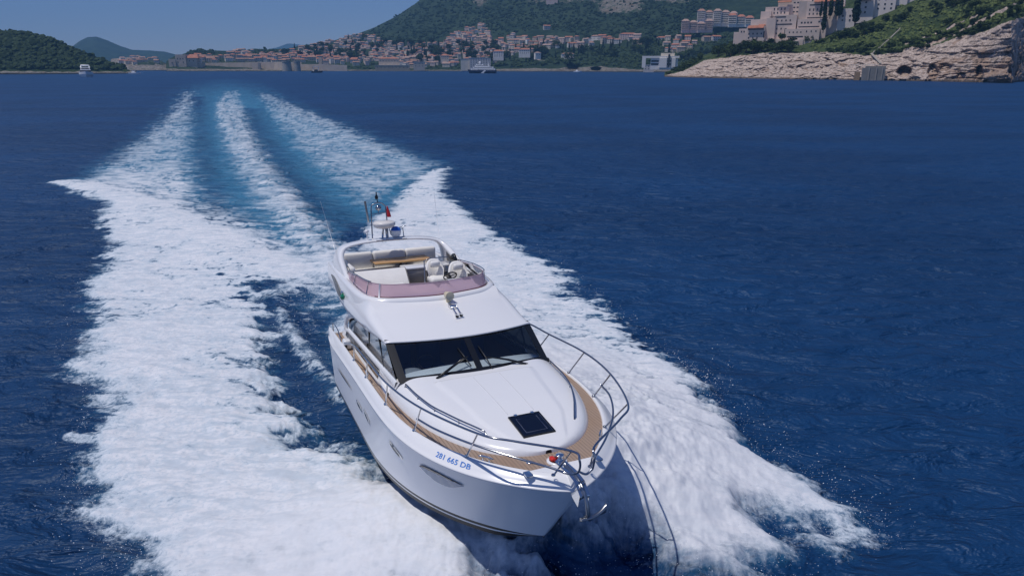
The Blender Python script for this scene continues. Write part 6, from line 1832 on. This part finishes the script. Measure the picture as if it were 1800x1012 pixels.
# the large terraced hotel on the headland
HD = 692.0; hk = HD / F_PX
ho = empty('terraced_hotel', frame_at(1400, 74, HD, -0.10)); tag(ho, 'huge pinkish-white terraced hotel stepping down the headland, with red awnings', 'hotel')
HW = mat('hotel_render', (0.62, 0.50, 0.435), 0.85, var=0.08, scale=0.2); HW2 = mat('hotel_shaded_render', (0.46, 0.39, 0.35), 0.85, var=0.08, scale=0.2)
def hx(px): return (px - 1400) * hk
def hz_(py): return (74 - py) * hk
HB = [  # x0, x1, top row, bottom row, front y, material
    (1304, 1316, 58, 84, 0.0, 0), (1312, 1326, 53, 86, -1.0, 0), (1324, 1352, 50, 86, -2.0, 0), (1327, 1352, 39, 60, 6.0, 0), (1340, 1356, 27, 60, 10.0, 0), (1346, 1382, 20.5, 60, 12.0, 0),
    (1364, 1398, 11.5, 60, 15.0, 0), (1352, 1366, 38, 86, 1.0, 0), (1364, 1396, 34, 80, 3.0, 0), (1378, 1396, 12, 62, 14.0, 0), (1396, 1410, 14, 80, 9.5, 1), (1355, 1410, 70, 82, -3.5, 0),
    (1382, 1432, 55, 82, -2.5, 0), (1398, 1440, 41, 70, 2.0, 0), (1408, 1456, 15, 60, 8.0, 0), (1408, 1428, -8, 30, 13.0, 0), (1424, 1450, -8, 14, 16.0, 0), (1395, 1412, 5, 24, 16.5, 0),
    (1454, 1478, 27, 44, 6.0, 2), (1476, 1502, 6, 34, 7.0, 2), (1498, 1530, 0, 28, 11.0, 2), (1480, 1545, -16, 10, 14.0, 2), (1520, 1560, -18, 12, 16.0, 2), (1440, 1460, -10, 8, 20.0, 2)]
mbs = MB()
for x0, x1, t_, b_, y0, mi in HB:
    mbs.box((hx(x0), y0, hz_(b_ + 14)), (hx(x1), y0 + 16, hz_(t_)), mi)
mbs.build('wall', [HW, HW2, mat('hotel_white_render', (0.70, 0.62, 0.58), 0.85, var=0.06, scale=0.2)], ho)
def hwin(x0, x1, row, n, y, w=1.0, h=1.4):
    for i in range(n):
        x = x0 + (i + 0.5) * (x1 - x0) / n
        mb = MB(); mb.box((hx(x) - w / 2, y - 0.12, hz_(row) - h / 2), (hx(x) + w / 2, y + 0.06, hz_(row) + h / 2)); mb.build('window', [M_WIN], ho)
def hband(x0, x1, row, y, h=1.0):
    mb = MB(); mb.box((hx(x0), y - 0.14, hz_(row) - h / 2), (hx(x1), y + 0.05, hz_(row) + h / 2)); mb.build('balcony_band', [M_WIN], ho)
hwin(1325, 1350, 61, 4, -2.0); hwin(1325, 1344, 67, 3, -2.0); hwin(1314, 1322, 57.5, 2, -1.0)
hwin(1357, 1378, 24, 4, 12.0, 0.9, 2.0); hwin(1357, 1378, 29.5, 4, 12.0, 0.9, 1.6); hwin(1386, 1396, 15, 2, 14.0, 1.5, 1.0); hwin(1386, 1396, 22, 2, 14.0, 1.5, 1.0); hwin(1386, 1396, 28.5, 2, 14.0, 1.5, 1.0)
hwin(1365, 1390, 42, 4, 3.0); hband(1365, 1390, 47.5, 3.0, 0.9); hwin(1365, 1378, 54, 2, 3.0); hwin(1365, 1378, 61, 2, 3.0); hband(1380, 1383, 60, 2.9, 7.0); hband(1350, 1352, 62, -2.1, 5)
hwin(1410, 1432, 27, 4, 8.0, 0.9, 1.9); hwin(1410, 1432, 33, 4, 8.0, 0.9, 1.6); hband(1410, 1440, 38.5, 8.0, 0.7); hband(1412, 1430, 20, 8.0, 0.9); hwin(1402, 1420, 46, 4, 2.0, 1.3, 1.3); hwin(1426, 1438, 45, 2, 2.0, 1.2, 1.2); hband(1400, 1430, 52, 2.0, 0.8)
hwin(1386, 1408, 60, 4, -2.5, 0.9, 1.2); hwin(1410, 1430, 59, 3, -2.5, 0.9, 1.2); hband(1386, 1409, 66.5, -2.5, 1.0); hband(1356, 1380, 36.5, 2.9, 0.7)
hwin(1412, 1422, 6.5, 2, 13.0, 1.3, 1.1); hwin(1412, 1422, 13.5, 2, 13.0, 1.3, 1.1); hwin(1424, 1430, 6, 1, 16.0)
for row_ in (19, 26, 33): hwin(1477, 1495, row_, 2, 7.0, 1.4, 1.5)
hwin(1456, 1476, 37.5, 2, 6.0, 1.4, 1.5); hwin(1456, 1476, 43.5, 2, 5.9, 1.2, 1.3)
for row_ in (8, 15, 22, 28): hwin(1503, 1529, row_, 3, 11.0, 1.3, 1.4)
hwin(1503, 1529, 2.5, 3, 11.0, 2.2, 1.1); hwin(1483, 1520, -2, 4, 14.0, 1.3, 1.3)
for row_ in (1, 13): hwin(1532, 1559, row_, 3, 16.0, 1.3, 1.4)
hwin(1532, 1559, 7, 3, 16.0, 2.4, 1.4)
def awning(x0, x1, t_, b_, y, m=ROOFS['orange-red']):
    mb = MB(); mb.add([(hx(x0), y - 2.2, hz_(b_)), (hx(x1), y - 2.2, hz_(b_)), (hx(x1), y + 1.0, hz_(t_)), (hx(x0), y + 1.0, hz_(t_)), (hx(x0), y - 2.2, hz_(b_) - 0.25), (hx(x1), y - 2.2, hz_(b_) - 0.25), (hx(x1), y + 1.0, hz_(b_) - 0.25), (hx(x0), y + 1.0, hz_(b_) - 0.25)], [(0, 1, 2, 3), (4, 7, 6, 5), (0, 4, 5, 1), (1, 5, 6, 2), (3, 7, 4, 0)]); mb.build('awning', [m], ho)
awning(1326, 1350, 48.5, 52.5, -2.0); awning(1364, 1384, 11.5, 14, 12.0); awning(1418, 1434, 11.5, 16, 8.0); awning(1434, 1456, 11.0, 15.5, 9.0); awning(1476, 1498, 10, 13.0, 5.0, mat('salmon_awning', (0.56, 0.20, 0.14), 0.7)); awning(1340, 1350, 46, 48, 6.0)
hband(1326, 1350, 54.5, -2.0, 0.8); hband(1478, 1497, 15.5, 5.0, 1.2)
mb = MB()
for z in (-2, 2, 6): mb.box((hx(1442), 19.4, hz_(z)), (hx(1460), 20.2, hz_(z) + 1.0))
mb.build('blue_balcony', [mat('blue_panel', (0.16, 0.26, 0.40), 0.5)], ho)
simple_building('terrace_house', 1388, 79, 684, 13, 6, 2.6, mat('pale_green_render', (0.44, 0.45, 0.36), 0.85), None, 'low pale terrace house in the trees below the terraced hotel', 'building', 0, 0, 0, 0)
# stair down the rocks, concrete platform, cave house front
mb = MB(); P = []
for x, y in zip(np.linspace(1583, 1529, 26), np.interp(np.linspace(1583, 1529, 26), [1529, 1545, 1560, 1571, 1583], [97.5, 85, 72, 61, 50])):
    a = HEAD.at(x, y); P.append([a + np.array([-0.4, -1.0, 0.9 + R5.uniform(-0.5, 0.3)]), a + np.array([0.6, -1.0, 0.9 + R5.uniform(-0.5, 0.2)]), a + np.array([0.6, -1.2, -0.6])])
a = HEAD.at(1529, 97.5); b = HEAD.at(1543, 113)
mb.grid(P, 0, False); mb.grid([[a + np.array([-0.7, -1.5, 1.4]), a + np.array([1.2, -1.5, 1.4])], [b + np.array([-0.4, -3.0, 0.6]), b + np.array([1.4, -3.0, 0.6])]], 0, False)
tag(mb.build('cliff_stairs', [mat('stair_concrete', (0.33, 0.30, 0.26), 0.9, var=0.1, scale=0.5)]), 'long pale concrete stairway running down the headland to the rocks', 'stairs')
pf = empty('bathing_platform', frame_at(1535, 139.0, 544.0)); tag(pf, 'grey concrete bathing platform wall at the foot of the stairs', 'platform'); k = 545 / F_PX
mb = MB(); block(mb, -17 * k, 15 * k, 0, 10, -2, 16 * k); block(mb, -13 * k, 15 * k, 1.5, 10, 16 * k, 18.5 * k); mb.build('wall', [mat('grey_concrete', (0.20, 0.195, 0.185), 0.9, var=0.15, scale=0.4)], pf)
for x in (-8, 2, 10):
    mb = MB(); mb.box((x * k, -0.5, -1), (x * k + 0.7, 0.0, 17 * k)); mb.build('buttress', [M_STONEG], pf)
mb = MB(); mb.box((-27 * k, 2, -1), (-19 * k, 8, 10 * k)); mb.build('side_block', [mat('rusty_stone', (0.30, 0.20, 0.12), 0.9, var=0.2, scale=0.5)], pf)
mb = MB()
for i in range(14): mb.tube([(-36 * k + i * 1.4, 4 + 0.2 * i, 17 * k + 0.0 * i), (-36 * k + i * 1.4, 4 + 0.2 * i, 21 * k)], 0.07, 4)
mb.tube([(-36 * k, 4, 20.5 * k), (-36 * k + 18.2, 6.6, 20.5 * k)], 0.08, 4); mb.build('railing', [mat('bluish_rail', (0.30, 0.36, 0.38), 0.6)], pf)

# ------------------------------------------------------------------ boats in the distance
M_BW = mat('boat_white', (0.78, 0.78, 0.79), 0.4); M_BN = mat('boat_navy', (0.02, 0.03, 0.07), 0.4); M_BG = mat('boat_dark_glass', (0.02, 0.022, 0.028), 0.2)
def boat_hull(mb, L, B, H, mi=0, n=14, sheer=0.35):
    P = []
    for i in range(n + 1):
        t = i / n; x = -L / 2 + L * t; b = B / 2 * (1 - max(0, (t - 0.45) / 0.55) ** 2.4); z = H * (1 + sheer * t * t)
        xo = x + 0.06 * L * t * t
        P.append([(x, -b * 0.8, -0.4), (xo, -b, z * 0.5), (xo + 0.02 * L * t, -b, z), (xo + 0.02 * L * t, 0, z + 0.02), (xo + 0.02 * L * t, b, z), (xo, b, z * 0.5), (x, b * 0.8, -0.4)])
    mb.grid(P, mi, False, flip=True); mb.add(P[0], [tuple(range(7))], mi)
def boat_at(name, px, py, heading, label, cat):
    p = on_sea(px, py); p[2] = 0.05
    o = empty(name, Matrix.Translation(Vector(p)) @ Matrix.Rotation(heading, 4, 'Z')); tag(o, label, cat); return o, math.hypot(p[0], p[1])
# white cabin yacht off the island
o, d = boat_at('cabin_yacht', 152, 135.0, math.radians(-61), 'small white cabin yacht heading this way off the wooded island', 'yacht')
d_ = d / F_PX; Wd = 19 * d_
mb = MB(); boat_hull(mb, Wd * 2.4, Wd * 0.95, 5.5 * d_); mb.build('hull', [M_BW], o)
mb = MB(); mb.box((-Wd * 0.9, -Wd * 0.40, 5.3 * d_), (Wd * 0.55, Wd * 0.40, 10.0 * d_), 0, Wd * 0.06); mb.build('cabin', [M_BW], o)
mb = MB(); mb.box((Wd * 0.46, -Wd * 0.37, 6.6 * d_), (Wd * 0.56, Wd * 0.37, 8.8 * d_), 0, 0.02); mb.build('windscreen', [M_BG], o)
mb = MB(); mb.box((-Wd * 0.8, -Wd * 0.33, 9.9 * d_), (Wd * 0.15, Wd * 0.33, 12.6 * d_), 0, Wd * 0.05); mb.build('flybridge', [M_BW], o)
mb = MB(); mb.box((Wd * 0.10, -Wd * 0.26, 10.4 * d_), (Wd * 0.17, Wd * 0.26, 11.6 * d_)); mb.build('flybridge_screen', [M_BG], o)
mb = MB(); mb.tube([(-Wd * 0.6, -Wd * 0.28, 12.3 * d_), (-Wd * 0.62, -Wd * 0.25, 15.4 * d_), (-Wd * 0.62, Wd * 0.25, 15.4 * d_), (-Wd * 0.6, Wd * 0.28, 12.3 * d_)], 0.07 * Wd, 6); mb.build('arch', [M_BW], o)
mb = MB(); mb.box((-Wd * 1.16, -Wd * 0.30, 1.0 * d_), (-Wd * 1.13, Wd * 0.30, 3.4 * d_)); mb.box((Wd * 0.60, -Wd * 0.33, 2.0 * d_), (Wd * 0.62, Wd * 0.33, 3.0 * d_)); mb.build('dark_band', [M_BG], o)
def runabout(px, py, L, heading, label, hullm, canopy_=None, cat='motorboat'):
    o, d = boat_at('motorboat', px, py, heading, label, cat)
    mb = MB(); boat_hull(mb, L, L * 0.34, L * 0.14); mb.build('hull', [hullm], o)
    mb = MB(); mb.box((-L * 0.22, -L * 0.12, L * 0.14), (L * 0.14, L * 0.12, L * 0.30), 0, L * 0.03); mb.build('cabin', [M_BW if canopy_ is None else M_BG], o)
    mb = MB(); mb.box((L * 0.05, -L * 0.11, L * 0.20), (L * 0.145, L * 0.11, L * 0.27)); mb.build('windscreen', [M_BG], o)
    if canopy_:
        mb = MB(); mb.box((-L * 0.38, -L * 0.15, canopy_), (L * 0.22, L * 0.15, canopy_ + L * 0.035))
        for sx in (-.34, .18):
            for sy in (-.13, .13): mb.tube([(L * sx, L * sy, L * .14), (L * sx, L * sy, canopy_)], L * 0.012, 4)
        mb.build('awning', [M_BW], o)
    return o
runabout(237, 131.0, 13, 0.15, 'low white motorboat at the tip of the wooded island', M_BW)
runabout(557, 128.2, 15, 0.1, 'dark-hulled excursion boat with a white awning before the harbour', M_BN, 8.5, 'excursion boat')
runabout(1015, 127.6, 12, -0.2, 'tiny white boat in front of the dark sea cave', M_BW)
runabout(534, 124.9, 10, 0.1, 'tiny white boat moored by the harbour towers', M_BW)
# moored ferry ship: navy hull, white decks
o, d = boat_at('ferry_ship', 849, 129.3, math.radians(172), 'white passenger ship with a navy hull and a slanting white stripe', 'ship')
k = d / F_PX
mb = MB(); boat_hull(mb, 45 * k, 10 * k, 5.2 * k, 0, 20, 0.18); mb.build('hull', [M_BN], o)
mb = MB(); P = [(-2 * k, -5.05 * k, 0.2 * k), (3 * k, -5.05 * k, 0.2 * k), (-3 * k, -5.05 * k, 5.0 * k), (-6 * k, -5.05 * k, 5.0 * k)]
for sg in (1, -1): mb.add([(x, y * sg, z) for x, y, z in P], [(0, 1, 2, 3) if sg > 0 else (3, 2, 1, 0)])
mb.build('white_stripe', [M_BW], o)
for z0, z1, x0, x1, w in ((5.2, 8.0, -21, 20, 4.6), (8.0, 10.6, -18, 16, 4.2), (10.6, 13.2, -11, 13, 3.6), (13.2, 15.2, -1, 11, 3.0)):
    mb = MB(); mb.box((x0 * k, -w * k, z0 * k), (x1 * k, w * k, z1 * k), 0, 0.3 * k); dk = mb.build('deckhouse', [M_BW], o)
    for sg in (1, -1):
        mb = MB(); mb.box(((x0 + 1.5) * k, sg * (w - 0.12) * k - 0.05 * k, (z0 + 1.0) * k), ((x1 - 1.5) * k, sg * (w - 0.12) * k + 0.05 * k, (z0 + 1.9) * k)); mb.build('window_band', [M_BG], dk)
mb = MB(); mb.lathe([(1.8 * k, 15 * k), (2.2 * k, 17 * k), (1.9 * k, 18.6 * k), (0, 18.8 * k)], (5 * k, 0, 0), 14); mb.build('funnel_dome', [M_BW], o)
mb = MB(); mb.tube([(-10 * k, 0, 13 * k), (-10 * k, 0, 20 * k)], [0.5 * k, 0.15 * k], 6); mb.build('mast', [M_BW], o)

# ------------------------------------------------------------------ air
def build_haze():
    mb = MB(); mb.box((-9800, -700, -12), (9800, 9700, 760))
    t = NT('sea_haze'); t.n.remove(t.b)
    v = t.new('ShaderNodeVolumePrincipled'); v.inputs['Density'].default_value = HAZE_DENSITY; v.inputs['Color'].default_value = (0.24, 0.54, 0.95, 1); v.inputs['Anisotropy'].default_value = 0.0
    t.link(v.outputs[0], t.out.inputs['Volume'])
    o = mb.build('haze', [t.m]); tag(o, 'thin blue summer haze over the sea', 'haze', kind='stuff')
HAZE_DENSITY = 0.00013
build_haze()
